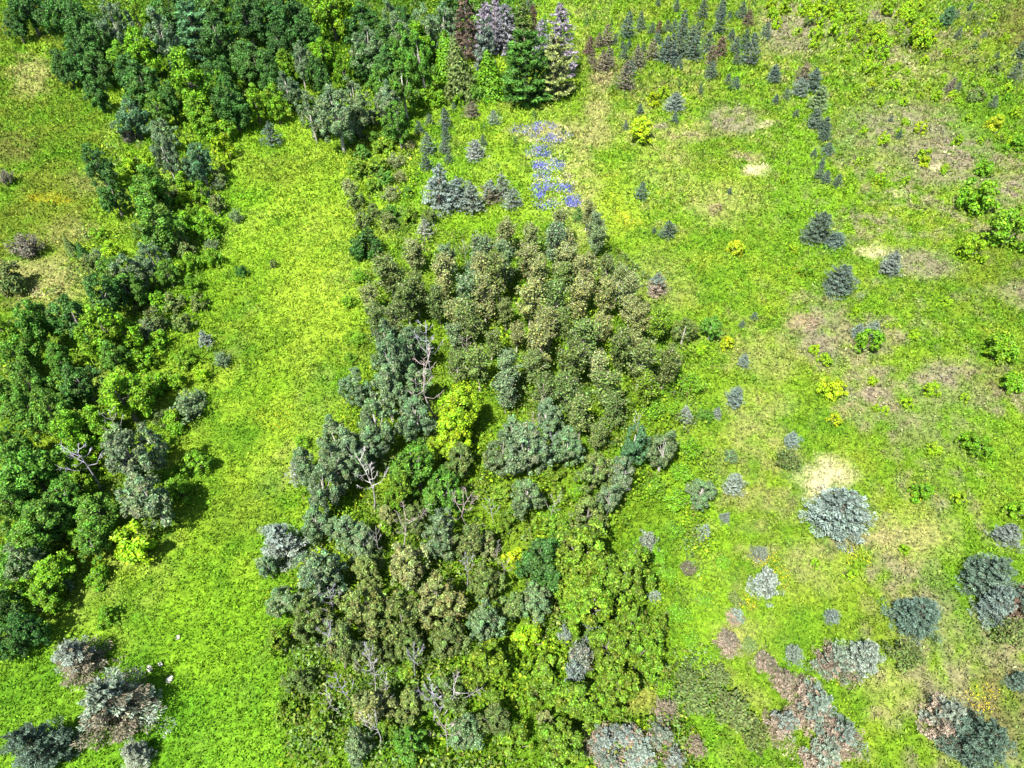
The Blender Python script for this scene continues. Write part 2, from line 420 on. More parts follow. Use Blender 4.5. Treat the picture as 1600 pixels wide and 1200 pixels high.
def make_wispy(hr=1.7, n_leaf=1900, leaf=.075):
    """loose upright shrub of many stems"""
    t = Tubes(); P, D = [], []
    for i in range(34):
        az, l = rng.uniform(0, 6.28), rng.uniform(.1, 1)
        e = np.array([math.cos(az) * l * .9, math.sin(az) * l * .9, hr * rng.uniform(.6, 1) * (1.05 - .45 * l)])
        b = e * [.25, .25, 0] + [0, 0, -.05]
        t.add([b, (b + e) / 2 + [0, 0, .1], e], [.022, .015, .005], 3)
        k = n_leaf // 34; w = rng.uniform(.25, 1.05, (k, 1))
        P.append(b * (1 - w) + e * w + rng.normal(size=(k, 3)) * .09); D.append(np.repeat(norm(e - b)[None], k, 0))
    P, D = np.concatenate(P), np.concatenate(D); n = len(P); P[:, 2] = np.maximum(P[:, 2], .02)
    cr = quads('foliage', P, D + .9 * rng.normal(size=(n, 3)) + [0, 0, .3], leaf * rng.uniform(.6, 1.4, n), leaf * .55, leafcol(n, .32, .1), M_LEAF)
    return dict(foliage=cr, stem=t.mesh('stem'))

PROTO = dict(
    maple=[make_broad(2.5, 110, 11000, .044, .30, .5, (.09, .19), .42) for _ in range(6)],
    oak=[make_broad(2.5, 130, 10000, .042, .35, .6, (.07, .16), .5) for _ in range(6)],
    poplar=[make_broad(3.0, 120, 9500, .042, .45, .35, (.08, .17), .42) for _ in range(6)],
    aspen=[make_aspen(4.6 + .4 * k) for k in range(6)],
    cedar=[make_cedar(4.0 + .3 * k) for k in range(3)],
    spruce=[make_spruce(1.8 + .2 * k, 15 + k, 12, 90, .55, ln=.050, wd=.015, irr=.28, fan=.3, lump=.26) for k in range(5)],
    cone=[make_spruce(2.6 + .25 * k, 15 + k, 9, 36, .62 + .06 * (k % 2), ln=.075, wd=.022, irr=.26) for k in range(6)],
    sapling=[make_spruce(3.0 + .3 * k, 9, 6, 9, .75, .02, ln=.16, wd=.05) for k in range(3)],
    pine=[make_spruce(2.9, 11, 10, 80, .45, .04, (1.35, 1.4, 1.2), (.6, .6, .5), 0, .10, .024, .8, irr=.22, fan=.3) for _ in range(2)],
    deadconifer=[make_dead_conifer(4.2 + .5 * k) for k in range(3)],
    shrub=[make_shrub(1.5 + .15 * k) for k in range(5)],
    wispy=[make_wispy(1.6 + .2 * k) for k in range(4)],
)
BROWN = [make_spruce(1.7 + .2 * k, 16, 12, 90, .55, brown=1.15, ln=.050, wd=.015, irr=.3, fan=.3, lump=.26) for k in range(5)]   # the dead boughs are a part of their own
PROTO['browned'] = BROWN

# ------------------------------------------------------------------ things
TINT = dict(green=(.085, .205, .020), bright=(.125, .275, .010), lime=(.215, .370, .010), yellow=(.285, .400, .010), dark=(.048, .132, .022), leaf=(.120, .215, .014),
            olive=(.118, .172, .042), paleolive=(.188, .228, .076), grey=(.125, .195, .085), bluegreen=(.070, .160, .070), blue=(.140, .180, .150),
            darkblue=(.072, .112, .084), silver=(.185, .225, .185), brown=(.140, .128, .090), pink=(.215, .175, .135), lilac=(.205, .200, .220), red=(.125, .088, .062))
WORD = dict(green='mid-green', bright='bright green', lime='lime-green', yellow='yellow-green', dark='dark green', leaf='fresh green', olive='olive', paleolive='pale olive', grey='grey-green',
            bluegreen='blue-green', blue='blue-grey', darkblue='dark blue-grey', silver='silvery', brown='brownish', pink='pinkish-brown', lilac='lilac-grey', red='red-brown')
#            object name, noun, category, height/width, visible centre as share of height, bark tint
KIND = dict(maple=('broadleaf_tree', 'leafy tree', 'tree', 1.38, .62, (.16, .14, .12)), oak=('broadleaf_tree', 'leafy tree', 'tree', 1.45, .64, (.17, .16, .14)),
            poplar=('poplar_tree', 'poplar', 'tree', 1.75, .64, (.38, .37, .33)), aspen=('aspen_tree', 'thin aspen', 'tree', 2.3, .6, (.52, .48, .42)),
            cedar=('cedar_tree', 'pointed cedar', 'tree', 2.1, .4, (.2, .15, .11)), spruce=('spruce_tree', 'spruce', 'tree', 1.28, .40, (.2, .16, .13)),
            cone=('spruce_tree', 'spruce', 'tree', 1.4, .42, (.2, .16, .13)), sapling=('conifer_sapling', 'conifer sapling', 'sapling', 1.6, .4, (.2, .16, .13)),
            pine=('pine_tree', 'pine', 'tree', 1.45, .45, (.22, .17, .13)), deadconifer=('dead_conifer', 'dead conifer', 'tree', 2.2, .45, (.36, .33, .36)),
            shrub=('shrub', 'shrub', 'shrub', .95, .44, (.2, .17, .13)), wispy=('shrub', 'loose shrub', 'shrub', .9, .45, (.3, .26, .2)),
            browned=('spruce_tree', 'half-browned spruce', 'tree', 1.15, .40, (.24, .18, .15)))
HEIGHT = {k: [] for k in PROTO}
THINGS = []
ITEM = []                                          # (px, py, kind, tint key, w px, root, given label, group)
def proto_height(kind, i):
    d = PROTO[kind][i]
    key = 'crown' if 'crown' in d else 'foliage'
    cs = []
    for kk in (key, 'browned_boughs'):
        if kk in d:
            co = np.empty(len(d[kk].vertices) * 3, np.float32); d[kk].vertices.foreach_get('co', co); cs.append(co.reshape(-1, 3))
    co = np.concatenate(cs)
    return float(np.quantile(co[:, 2], .999)), float(np.quantile(np.hypot(co[:, 0], co[:, 1]), .965 if kind in ('cone', 'sapling', 'pine', 'deadconifer', 'spruce', 'browned', 'cedar') else .985))
PH = {k: [proto_height(k, i) for i in range(len(v))] for k, v in PROTO.items()}
def plant(kind, px, py, w, tint, label=None, group=None, hw=None, tint2=None, name=None):
    nm, noun, cat, hw0, zc, bark = KIND[kind]
    hw = (hw or hw0) * random.uniform(.85, 1.15)
    z = 0
    for _ in range(4):
        p, t = at_height(px, py, z)
        wm = w * t / F
        z = wm * hw * zc
    i = random.randrange(len(PROTO[kind]))
    ph, pr = PH[kind][i]
    root = bpy.data.objects.new(name or nm, None)
    root.empty_display_size = .3
    root.location = (p[0], p[1], float(terrain(p[0], p[1])) - .02)
    s = wm / 2 / pr
    root.scale = (s * random.uniform(.88, 1.12), s * random.uniform(.88, 1.12), wm * hw / ph)
    root.rotation_euler = (random.gauss(0, .045), random.gauss(0, .045), random.uniform(0, 6.28))
    COL.objects.link(root)
    c = np.array(TINT[tint]) * random.uniform(.86, 1.16) * np.array([random.uniform(.92, 1.08), 1, random.uniform(.9, 1.1)])
    for part, me in PROTO[kind][i].items():
        o = bpy.data.objects.new(part, me)
        o.parent = root
        if part in ('trunk', 'stem'): o.color = (*bark, 1)
        elif part == 'browned_boughs':
            o.color = (*np.array(TINT[tint2 or 'brown']) * random.uniform(.9, 1.1), 1)
            o['label'] = 'browned lower boughs of the spruce'
        else: o.color = (*c, 1)
        COL.objects.link(o)
    root['category'] = cat
    if group: root['group'] = group
    ITEM.append([px, py, kind, tint, w, root, label, noun])
    return root
def many(kind, tint, s, group, hw=None, tint2=None, jit=0, grow=1.0):
    for it in s.split(';'):
        v = [float(a) for a in it.split(',')]
        v[0] += random.uniform(-jit, jit); v[1] += random.uniform(-jit, jit) * .7; v[2] *= grow * (1 + random.uniform(-jit, jit) * .016)
        tn = tint
        if kind == 'aspen' and random.random() > .68: tn = random.choice(['grey', 'leaf', 'olive', 'paleolive', 'grey'])
        if kind == 'oak' and tint == 'olive' and random.random() > .62: tn = random.choice(['grey', 'leaf', 'paleolive', 'green'])
        plant(kind, v[0], v[1], v[2], tn, None, group, v[3] if len(v) > 3 else hw, tint2)

# ------------------------------------------------------------------ ground: one sheet to the horizon
def axis(lo, hi, step, far):
    a = list(np.arange(lo, hi + step / 2, step))
    d, x = step, a[-1]
    while x < far: d *= 1.5; x += d; a.append(x)
    d, x = step, a[0]
    while x > -far: d *= 1.5; x -= d; a.insert(0, x)
    return np.array(a)
gx, gy = axis(-165, 165, .75, 4000), axis(-5, 215, .75, 4000)
X, Y = np.meshgrid(gx, gy)
x, y = X.ravel(), Y.ravel()
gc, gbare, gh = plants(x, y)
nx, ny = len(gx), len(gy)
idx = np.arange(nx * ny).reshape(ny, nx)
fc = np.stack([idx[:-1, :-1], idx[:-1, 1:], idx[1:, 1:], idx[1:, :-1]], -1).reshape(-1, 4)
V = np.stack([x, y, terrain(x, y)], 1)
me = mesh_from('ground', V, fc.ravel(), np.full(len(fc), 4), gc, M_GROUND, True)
o = bpy.data.objects.new('ground', me); o['kind'] = 'structure'; o['label'] = 'rough meadow ground with bare sandy and brown patches'; o['category'] = 'ground'
COL.objects.link(o)

# ------------------------------------------------------------------ meadow grass and weeds: real blades, far too many to count
def tufts(x, y, size, blades, colmul=.24):
    n = len(x)
    col, bare, h = plants(x, y)
    keep = rng.uniform(size=n) > bare * .92
    x, y, col, h, size = x[keep], y[keep], col[keep], h[keep], size[keep]
    n = len(x)
    z = terrain(x, y)
    B = np.repeat(np.stack([x, y, z], 1), blades, 0)
    m = n * blades
    az = rng.uniform(0, 6.283, m)
    th = rng.uniform(.25, 1.25, m)
    dr = np.stack([np.cos(az) * np.sin(th), np.sin(az) * np.sin(th), np.cos(th)], 1)
    sz = np.repeat(size, blades); hh = np.repeat(h, blades)
    B[:, :2] += rng.normal(size=(m, 2)) * (sz * .35)[:, None]
    B[:, 2] += rng.uniform(.1, 1.0, m) * hh
    L = sz * rng.uniform(.55, 1.2, m)
    side = norm(np.cross(dr, rng.normal(size=(m, 3)))) * (L * rng.uniform(.14, .30, m))[:, None]
    tip = B + dr * L[:, None]
    mid = B + dr * (L * .5)[:, None]
    VV = np.stack([B, mid + side, tip, mid - side], 1).reshape(-1, 3)
    tv = np.clip(1 + .36 * rng.normal(size=(n, 1)), .5, 1.6)
    cc = np.repeat(col * tv, blades, 0) * np.clip(1 + colmul * rng.normal(size=(m, 1)), .5, 1.6) * (1 + .07 * rng.normal(size=(m, 3)))
    return VV, np.repeat(np.clip(cc, 0, .9), 4, 0)
VS, CS = [], []
for (y0, y1, dens, size) in ((4, 30, 15, .24), (30, 55, 12.5, .26), (55, 90, 8.2, .33), (90, 130, 4.8, .44), (130, 205, 2.7, .60)):
    hw = (y1 / cp if False else math.hypot(y1, CAM_H)) * .80 + 6
    n = int((y1 - y0) * 2 * hw * dens)
    xx, yy = rng.uniform(-hw, hw, n), rng.uniform(y0, y1, n)
    px, py = to_px(xx, yy)
    k = (px > -140) & (px < 1740)
    xx, yy = xx[k], yy[k]
    a, b = tufts(xx, yy, size * rng.uniform(.7, 1.35, len(xx)), 4)
    VS.append(a); CS.append(b)
VV, CC = np.concatenate(VS), np.concatenate(CS)
me = mesh_from('meadow_grass', VV, np.arange(len(VV)), np.full(len(VV) // 4, 4), CC, M_GRASS)
o = bpy.data.objects.new('meadow_grass', me); o['kind'] = 'stuff'; o['category'] = 'grass'
o['label'] = 'bright green grass and tall weeds covering the meadows'
COL.objects.link(o)
print('grass quads', len(VV) // 4)

# ------------------------------------------------------------------ undergrowth: leafy thicket between the trunks, uncountable
def under_mask(px, py):
    row = sstep(0, 30, px - np.interp(py, [190, 300, 400, 500, 600], [150, 135, 100, 10, -200])) * sstep(0, 40, np.interp(py, [190, 300, 400, 500, 600, 700, 800, 900, 1000], [330, 370, 320, 290, 270, 250, 230, 150, 40]) - px) * sstep(200, 230, py) * (1 - sstep(960, 1000, py))
    wood = sstep(0, 25, np.interp(px, [90, 300, 420, 560, 640, 760, 860], [130, 190, 150, 190, 170, 140, 120]) - py) * sstep(0, 30, px - 90) * sstep(0, 20, 885 - px) * (1 - sstep(0, 20, px - 820) * sstep(20, 0, py))
    strip = .8 * sstep(0, 20, px - 985) * sstep(0, 30, np.interp(py, [520, 1200], [1120, 1150]) - px) * sstep(520, 560, py)
    mid = .55 * sstep(0, 20, px - 545) * sstep(0, 20, 660 - px) * sstep(195, 215, py) * (1 - sstep(390, 420, py))
    dry = 1 - (1 - sstep(.6, 1.2, ((px - 990) / 44) ** 2 + ((py - 1105) / 28) ** 2))
    return np.maximum.reduce([grove_mask(px, py), row * .55, wood * .45, strip, mid]) * dry
U_COL = [(.13, .24, .012), (.20, .31, .012), (.08, .17, .012), (.14, .18, .035), (.11, .18, .05)]
PU, CU, SU = [], [], []
for (y0, y1, dens, size) in ((6, 55, 30, .15), (55, 100, 20, .19), (100, 200, 10, .28)):
    hw = math.hypot(y1, CAM_H) * .8 + 6
    n = int((y1 - y0) * 2 * hw * dens)
    xx, yy = rng.uniform(-hw, hw, n), rng.uniform(y0, y1, n)
    px, py = to_px(xx, yy)
    lump = np.clip((fbm(xx / 2.6, yy / 2.6, 77, 3) - .5) * 2.4 + .5, 0, 1)
    m = under_mask(px, py)
    k = (px > -120) & (px < 1720) & (rng.uniform(size=n) < m * sstep(.15, .6, lump))
    xx, yy, lump, m = xx[k], yy[k], lump[k], m[k]
    n = len(xx)
    sel = np.clip((fbm(xx / 3.3, yy / 3.3, 91, 2) - .5) * 2 + .5 + .12 * rng.normal(size=n), 0, .999)
    PU.append(np.stack([xx, yy, terrain(xx, yy) + .15 + (2.0 * lump * m) * rng.uniform(.45, 1.0, n)], 1))
    CU.append(np.array(U_COL)[(sel * len(U_COL)).astype(int)]); SU.append(size * rng.uniform(.6, 1.4, n))
PU, CU, SU = np.concatenate(PU), np.concatenate(CU), np.concatenate(SU); n = len(PU)
me = quads('undergrowth', PU, np.array([0, 0, .7]) + .7 * rng.normal(size=(n, 3)), SU, SU * .6, CU * leafcol(n, .38, .08), M_GRASS)
o = bpy.data.objects.new('undergrowth', me); o['kind'] = 'stuff'; o['category'] = 'undergrowth'; o['label'] = 'tangled green undergrowth between the trees'
COL.objects.link(o)
print('undergrowth quads', n)

# ------------------------------------------------------------------ wildflowers
def flowers(name, label, spots, color, per, size, z, spread=.25, mult=1.0):
    P, cc = [], []
    for (px, py, rx, ry, k) in spots:
        cl = int(k * mult)
        a, r = rng.uniform(0, 6.283, cl), np.sqrt(rng.uniform(0, 1, cl))
        for u, v in zip(px + rx * r * np.cos(a), py + ry * r * np.sin(a)):
            g, _ = at_height(u, v, 0)
            m = rng.integers(per // 2, per + 1)
            q = g + rng.normal(size=(m, 3)) * [.38, .38, 0]
            q[:, 2] = terrain(q[:, 0], q[:, 1]) + z * rng.uniform(.6, 1.3, m)
            P.append(q); cc.append(np.repeat((np.array(color[rng.integers(len(color))]) * rng.uniform(.8, 1.2))[None], m, 0))
    P, cc = np.concatenate(P), np.concatenate(cc); n = len(P)
    me = quads(name, P, np.array([0, 0, .9]) + .6 * rng.normal(size=(n, 3)), size * rng.uniform(.7, 1.4, n), size * .6, cc * leafcol(n, spread, .05), M_GRASS)
    o = bpy.data.objects.new(name, me); o['kind'] = 'stuff'; o['category'] = 'flowers'; o['label'] = label
    COL.objects.link(o)
flowers('violet_wildflowers', 'violet-blue wildflowers on the dry strip behind the grove',
        [(820,205,22,7,16),(850,202,20,8,16),(862,222,14,9,18),(838,238,16,9,24),(850,243,9,6,14),(862,262,20,9,28),(840,262,8,6,16),(850,280,18,8,16),
         (842,298,12,8,30),(860,292,20,9,22),(885,296,14,7,18),(842,309,7,6,14),(893,318,10,9,34),(850,322,22,7,12),(858,212,36,14,14)],
        [(.09,.11,.46), (.13,.15,.50), (.24,.25,.46), (.08,.11,.40)], 24, .088, .5, mult=1.6)
flowers('pale_seedheads', 'cream dry seed heads scattered among the violet flowers',
        [(850,212,44,16,60),(858,250,34,20,55),(862,285,36,22,60),(872,318,36,14,40),(855,265,24,60,40)],
        [(.62,.56,.36), (.66,.58,.42), (.55,.50,.40)], 12, .10, .45)
flowers('yellow_wildflowers', 'yellow wildflowers in patches over the meadows',
        [(75,310,28,5,34),(105,322,10,4,10),(960,315,16,10,26),(972,345,18,12,30),(1043,306,12,6,10),(652,212,10,6,8),(575,222,22,6,10),(1200,884,26,12,20),(1168,948,10,8,14),
         (1212,905,16,14,14),(1440,772,22,12,26),(1325,860,20,12,10),(1340,880,22,16,8),(1295,1050,14,10,14),(1530,1090,22,24,26),(430,655,40,18,16),(440,945,20,24,12),(1246,425,30,10,14),(1475,225,30,14,6),
         (780,215,10,5,8),(1000,345,50,24,20),(270,655,26,14,12),(940,880,40,16,14)],
        [(.62,.50,.01), (.55,.47,.01), (.66,.46,.02)], 8, .06, .55)

# ------------------------------------------------------------------ the wood at the top left
W = 'trees of the wood at the top left'
many('maple', 'dark', '40,8,62;96,16,60;132,38,58;268,14,60;330,6,62;412,4,58;205,112,52;382,92,50;640,40,58;560,30,52;28,40,40;100,100,46', W, jit=5, grow=1.05)
many('maple', 'dark', '150,66,60;126,92,48;152,108,52;345,52,60;382,24,56;450,16,60;476,46,54;440,62,46;395,92,54;420,110,50;225,130,56;350,108,52;600,62,62;612,102,54;575,92,46;500,112,50;330,120,46;148,142,44;700,12,50;772,8,42;262,150,44', W, jit=5, grow=1.05)
many('maple', 'bright', '208,30,60;216,76,58;510,8,60;190,88,46;446,92,38;500,78,42;310,172,50;650,62,52', W, jit=5, grow=1.05)
many('maple', 'bright', '396,150,44;540,106,38;338,135,36;432,150,38', W, jit=5, grow=1.05)
plant('maple', 534, 20, 52, 'lime', 'lime-green crown at the top edge of the wood', W)
many('poplar', 'grey', '176,34,50;246,50,60;440,130,44;555,148,60;520,168,62;488,168,40;610,36,60;664,34,56;570,70,50;692,26,48;470,86,44;600,152,50', W, jit=5, grow=1.05)
many('poplar', 'green', '656,88,54;626,76,52;630,128,50;590,120,44;740,12,46;802,12,42', W, jit=5, grow=1.05)
many('shrub', 'grey', '552,192,44;505,200,34;530,185,42;572,176,40', 'shrubs along the front of the wood')
many('shrub', 'bright', '462,158,30;480,160,28;300,190,38;330,200,46;352,205,40;660,150,34;680,150,30;720,155,26', 'shrubs along the front of the wood')
plant('maple', 358, 152, 62, 'dark', 'dark green round maple casting shade at the meadow corner', W, name='broadleaf_tree')
plant('maple', 292, 118, 76, 'bright', 'large bright green maple at the front of the wood', W)
plant('pine', 304, 48, 66, 'bluegreen', 'layered grey-green pine rising inside the wood', W)
plant('maple', 206, 182, 56, 'bluegreen', 'blue-green tree with dry brown lower branches at the wood corner', W)
plant('oak', 244, 168, 48, 'green', None, W); plant('oak', 256, 205, 44, 'grey', None, W)
plant('oak', 622, 184, 54, 'green', 'round mid-green tree at the wood edge above the spruce column', W)
plant('wispy', 205, 214, 30, 'brown', 'dry brown bush under the blue-green tree', 'shrubs along the front of the wood')
K = 'conifers at the end of the wood'
plant('deadconifer', 728, 46, 44, 'red', 'red-brown dead conifer in the clump beside the grass track', K, 2.21)
plant('deadconifer', 752, 50, 44, 'lilac', 'lilac-grey dead conifer right of the red-brown one', K, 1.87)
plant('pine', 756, 92, 44, 'blue', 'grey-blue pine with bare brown lower trunk', K, 2.4)
plant('deadconifer', 790, 46, 44, 'lilac', 'lilac-grey dead conifer behind the big dark pine', K, 1.955)
plant('deadconifer', 774, 36, 29, 'lilac', 'slim grey dead conifer in the middle of the clump', K, 2.38)
plant('deadconifer', 814, 46, 39, 'olive', 'olive-grey thinning conifer left above the big dark pine', K, 1.955)
plant('deadconifer', 835, 42, 25, 'red', 'slim reddish dead conifer above the big dark pine', K, 2.55)
plant('deadconifer', 842, 66, 35, 'lilac', 'short lilac dead conifer right above the big dark pine', K, 1.87)
plant('pine', 823, 108, 82, 'dark', 'big dark green pine with layered boughs beside the track', K, 1.5)
plant('pine', 868, 110, 59, 'paleolive', 'yellowish pine at the right end of the conifer clump', K, 1.6)
plant('deadconifer', 882, 70, 48, 'lilac', 'tall silver-lilac dead conifer at the edge of the track', K, 2.125)
plant('deadconifer', 866, 66, 25, 'lilac', 'small lilac dead conifer left of the tall silver one', K, 2.21)
plant('cedar', 722, 114, 54, 'olive', 'pointed olive cedar left of the grey-blue pine', K, 1.9)
plant('cedar', 700, 92, 49, 'bright', 'bright green pointed cedar at the left of the conifer clump', K, 1.8)
plant('cedar', 768, 120, 56, 'bright', 'bright green cedar left of the big dark pine', K, 1.5)
plant('cedar', 850, 42, 18, 'green', 'narrow green cedar left of the tall silver dead conifer', K, 2.4)
plant('cone', 826, 6, 19, 'darkblue', 'dark blue-grey spruce at the top edge beside the track', K, 2.0)
plant('shrub', 790, 142, 30, 'bright', None, K); plant('shrub', 742, 146, 26, 'green', None, K); plant('shrub', 888, 138, 22, 'paleolive', None, K)

# ------------------------------------------------------------------ left tree row
G = 'trees of the left row'
many('oak', 'dark', '152,252,50;176,298,46;112,498,60;150,462,62;126,590,54;8,930,56;40,975,50;10,1000,50', G, jit=5, grow=1.18)
many('maple', 'green', '232,288,52;236,342,60;48,500,58;26,556,52;86,556,50;46,592,56;72,640,60;98,612,50;40,735,84;30,640,60;20,690,56;62,808,78;44,850,64;22,880,54;18,790,60;150,795,72;196,446,50;10,610,50;180,552,44', G, jit=5, grow=1.18)
many('maple', 'bright', '140,662,58;102,672,62;80,882,58;70,925,46;125,760,46;20,930,44;10,520,40', G, jit=5, grow=1.18)
many('poplar', 'grey', '228,768,74;40,870,50;235,398,46;200,420,44;256,236,44', G, jit=5, grow=1.18)
many('oak', 'green', '176,425,46;262,424,38;95,775,60;130,850,52', G, jit=5, grow=1.18)
plant('maple', 156, 512, 84, 'bright', 'large bright green maple with deep shade on its right', G)
plant('maple', 186, 612, 86, 'bright', 'broad bright green tree bulging into the lush field', G)
plant('oak', 192, 706, 94, 'grey', 'grey-green domed tree beside the violet-grey snag', G)
plant('poplar', 308, 246, 60, 'bluegreen', 'blue-green poplar at the field edge below the wood', G, 1.15)
H_ = 'bushes of the left row'
many('shrub', 'lime', '206,256,36;235,246,36;350,230,42;346,252,32;172,394,36;172,620,34;104,745,36;140,720,34;316,580,32;225,325,22;290,312,30', H_)
many('shrub', 'bright', '286,286,38;312,300,36;284,345,38;320,346,46;330,366,32;280,762,48;304,722,50;120,838,44;290,560,38;275,590,40;155,365,28;225,446,36;296,410,38;330,402,34;250,470,34;150,900,40;165,965,38;272,655,46;255,690,44;300,440,34;250,530,36;225,560,40;240,600,44;300,330,30', H_)
many('shrub', 'olive', '300,262,34;270,472,36;276,384,40;290,388,30;240,500,40;140,410,32;262,300,34;340,318,32;310,470,30;285,500,34;345,275,30;250,655,36;220,470,34', H_)
many('wispy', 'grey', '340,286,26;368,334,24;346,560,30;292,634,58;232,512,40;268,258,26;150,395,26;330,380,24;310,615,24;318,300,24;100,910,32;60,940,40;175,668,34', H_)
plant('shrub', 212, 842, 78, 'lime', 'big lime-green domed bush at the left edge of the field', H_)
plant('cedar', 110, 386, 22, 'olive', 'left of two dark cedars beside the dry patch', H_, 1.6)
plant('cedar', 128, 394, 20, 'dark', 'right of two dark cedars beside the dry patch', H_, 1.6)
plant('cedar', 260, 326, 14, 'darkblue', 'narrow blackish cedar inside the left row', H_, 2.6)
plant('cone', 320, 528, 27, 'blue', 'small blue-grey spruce at the left edge of the lush field', None, 1.25)
plant('shrub', 376, 420, 22, 'dark', 'small dark bush alone in the upper lush field')
plant('shrub', 425, 410, 15, 'olive', 'tiny olive bush right of the small dark bush')
plant('cone', 422, 208, 34, 'darkblue', 'lone blue-grey spruce in the meadow below the wood', None, 1.25)
plant('wispy', 10, 278, 26, 'brown', 'dark brownish bush at the left edge of the dry meadow')
plant('wispy', 38, 384, 50, 'brown', 'spiky dark juniper bush in the left dry meadow', None, .8)
plant('shrub', 10, 434, 52, 'olive', 'dark olive bush cut by the left picture edge')

# ------------------------------------------------------------------ middle meadow behind the grove
S = 'spruces of the middle meadow'
many('cone', 'darkblue', '696,184,23;697,208,18;709,166,11;668,224,24;694,228,20;665,254,22;700,246,15;655,198,17;670,186,15', S)
plant('spruce', 737, 172, 24, 'brown', 'rounded brownish spruce right of the spruce column', S)
plant('cone', 772, 185, 21, 'blue', 'small pale blue spruce in front of the big dark pine', S, 1.1)
plant('spruce', 742, 236, 32, 'silver', 'round silvery blue spruce left of the violet flowers', S, 1.1)
plant('cone', 755, 220, 13, 'darkblue', 'little dark spruce tucked behind the round silvery spruce', S)
L_ = 'large spruce clump in the middle meadow'
plant('cone', 684, 294, 62, 'blue', 'leftmost and tallest spruce of the large clump', L_, 1.25)
plant('cone', 712, 304, 52, 'blue', 'second spruce from the left in the large clump', L_, 1.2)
plant('cone', 738, 312, 48, 'blue', 'lowest spruce in front of the large clump', L_, 1.15)
plant('browned', 766, 302, 32, 'blue', 'brown-flanked spruce in the middle of the large clump', L_)
plant('cone', 785, 292, 28, 'blue', 'pointed spruce at the back right of the large clump', L_, 1.35)
plant('cone', 800, 312, 30, 'blue', 'rightmost spruce of the large clump', L_, 1.1)
many('sapling', 'dark', '835,180,10;738,200,10;756,199,10;880,205,9;805,221,11;880,245,10;780,175,8;778,260,8', 'saplings on the dry strip')
B_ = 'shrubs of the middle meadow'
many('shrub', 'olive', '563,343,34;604,346,36;556,312,32;668,340,28;585,330,30', B_)
many('shrub', 'leaf', '642,336,32;590,256,42;560,262,38;600,225,40;580,290,32', B_, hw=.7)
many('wispy', 'paleolive', '615,250,34;610,300,34;640,225,24;545,290,30;625,275,28', B_, hw=.7)
many('shrub', 'green', '600,275,28;612,330,26;565,235,30;635,300,22;546,215,24;585,215,28;605,205,26', B_)
plant('shrub', 574, 380, 54, 'dark', 'dark green rounded bush at the left tip of the grove', B_)
plant('cone', 664, 360, 30, 'silver', 'silvery spruce at the top left edge of the grove', S, 1.1)

# ------------------------------------------------------------------ the grove
A_ = 'thin aspens in the upper grove'
many('aspen', 'paleolive', '868,344,40;790,376,42;830,372,42;860,380,40;896,374,42;926,384,38;640,402,42;690,402,40;752,404,42;792,408,42;832,404,42;870,410,42;912,412,40;942,420,38;744,436,42;832,440,44;914,436,42;956,440,40;986,446,38;700,440,40;770,466,44;815,462,42;906,462,42;950,470,42;994,478,40;658,470,40;704,498,42;846,498,42;940,500,42;986,508,40;1018,510,34;722,530,42;866,532,42;1008,540,38;906,335,30;938,360,26;925,345,28', A_, jit=14, grow=.92)
many('aspen', 'olive', '612,432,44;656,436,42;790,436,42;870,440,42;592,462,44;630,462,42;680,466,42;726,468,44;860,468,42;592,500,44;620,500,42;750,500,44;800,496,44;890,500,44;770,532,44;816,530,44;910,534,44;960,536,42;715,570,44;760,570,46;806,568,46;852,570,46;900,572,46;950,572,46;1000,570,42;1036,574,36;800,608,46;850,606,44;900,610,48;950,610,48;1000,612,46;916,644,48;960,644,46;940,680,40', A_, jit=14, grow=.92)
plant('cone', 904, 336, 20, 'dark', None, A_)
P_ = 'grey-green poplars in the grove'
many('poplar', 'grey', '600,526,52;642,528,50;610,562,60;650,542,48;560,596,54;604,606,60;646,598,52;590,654,60;640,650,58;530,680,66;520,724,62;496,764,62;548,700,54;492,812,54;540,822,56;566,852,50;860,650,56;830,690,60;882,690,50;800,676,48;780,704,46;1040,704,48;820,768,56;978,744,44;956,780,42;472,720,44;575,700,44;440,930,50;420,880,36', P_, jit=5, grow=1.13)
plant('poplar', 992, 690, 62, 'bluegreen', 'blue-green poplar at the right of the grove below a bare top', P_)
plant('maple', 722, 634, 84, 'lime', 'lime-green bright tree in the middle of the grove', 'lime-green trees in the grove')
plant('maple', 702, 676, 66, 'lime', 'smaller lime-green tree in front of the big lime-green tree', 'lime-green trees in the grove')
plant('shrub', 802, 870, 36, 'yellow', 'yellow bush left of the dark round tree', 'lime-green trees in the grove')
plant('maple', 853, 868, 88, 'dark', 'dark green round tree in the lower right grove', None)
O_ = 'broadleaf trees in the lower grove'
many('oak', 'olive', '650,724,80;692,764,72;620,762,62;682,820,72;640,802,52;720,716,52;500,884,82;562,884,64;640,890,72;560,950,82;482,962,74;622,960,82;682,930,82;732,846,62;762,912,64;522,1012,72;592,1022,62;652,1012,64;702,1000,72;750,1040,82;702,1084,72;642,1092,62;582,1102,72;760,980,64;834,934,72;800,950,50;930,738,62;925,800,62;440,1000,56;470,1060,52;770,1120,60;730,1150,60;640,1160,64;560,1170,60', O_, jit=5, grow=1.02)
many('oak', 'paleolive', '890,860,56;600,800,40;760,850,44;850,1130,50', O_, jit=5, grow=1.02)
T_ = 'young trees crowding the lower right of the grove'
many('oak', 'leaf', '930,872,80;972,902,72;930,942,72;986,972,62;950,1002,72;1002,1022,62;962,1062,62;906,932,60;900,1090,64;870,1160,66;930,1100,50;880,830,50;1020,990,40', T_, jit=4, grow=1.35, hw=1.4)
many('shrub', 'lime', '830,1000,54', 'bright undergrowth bushes in the grove')
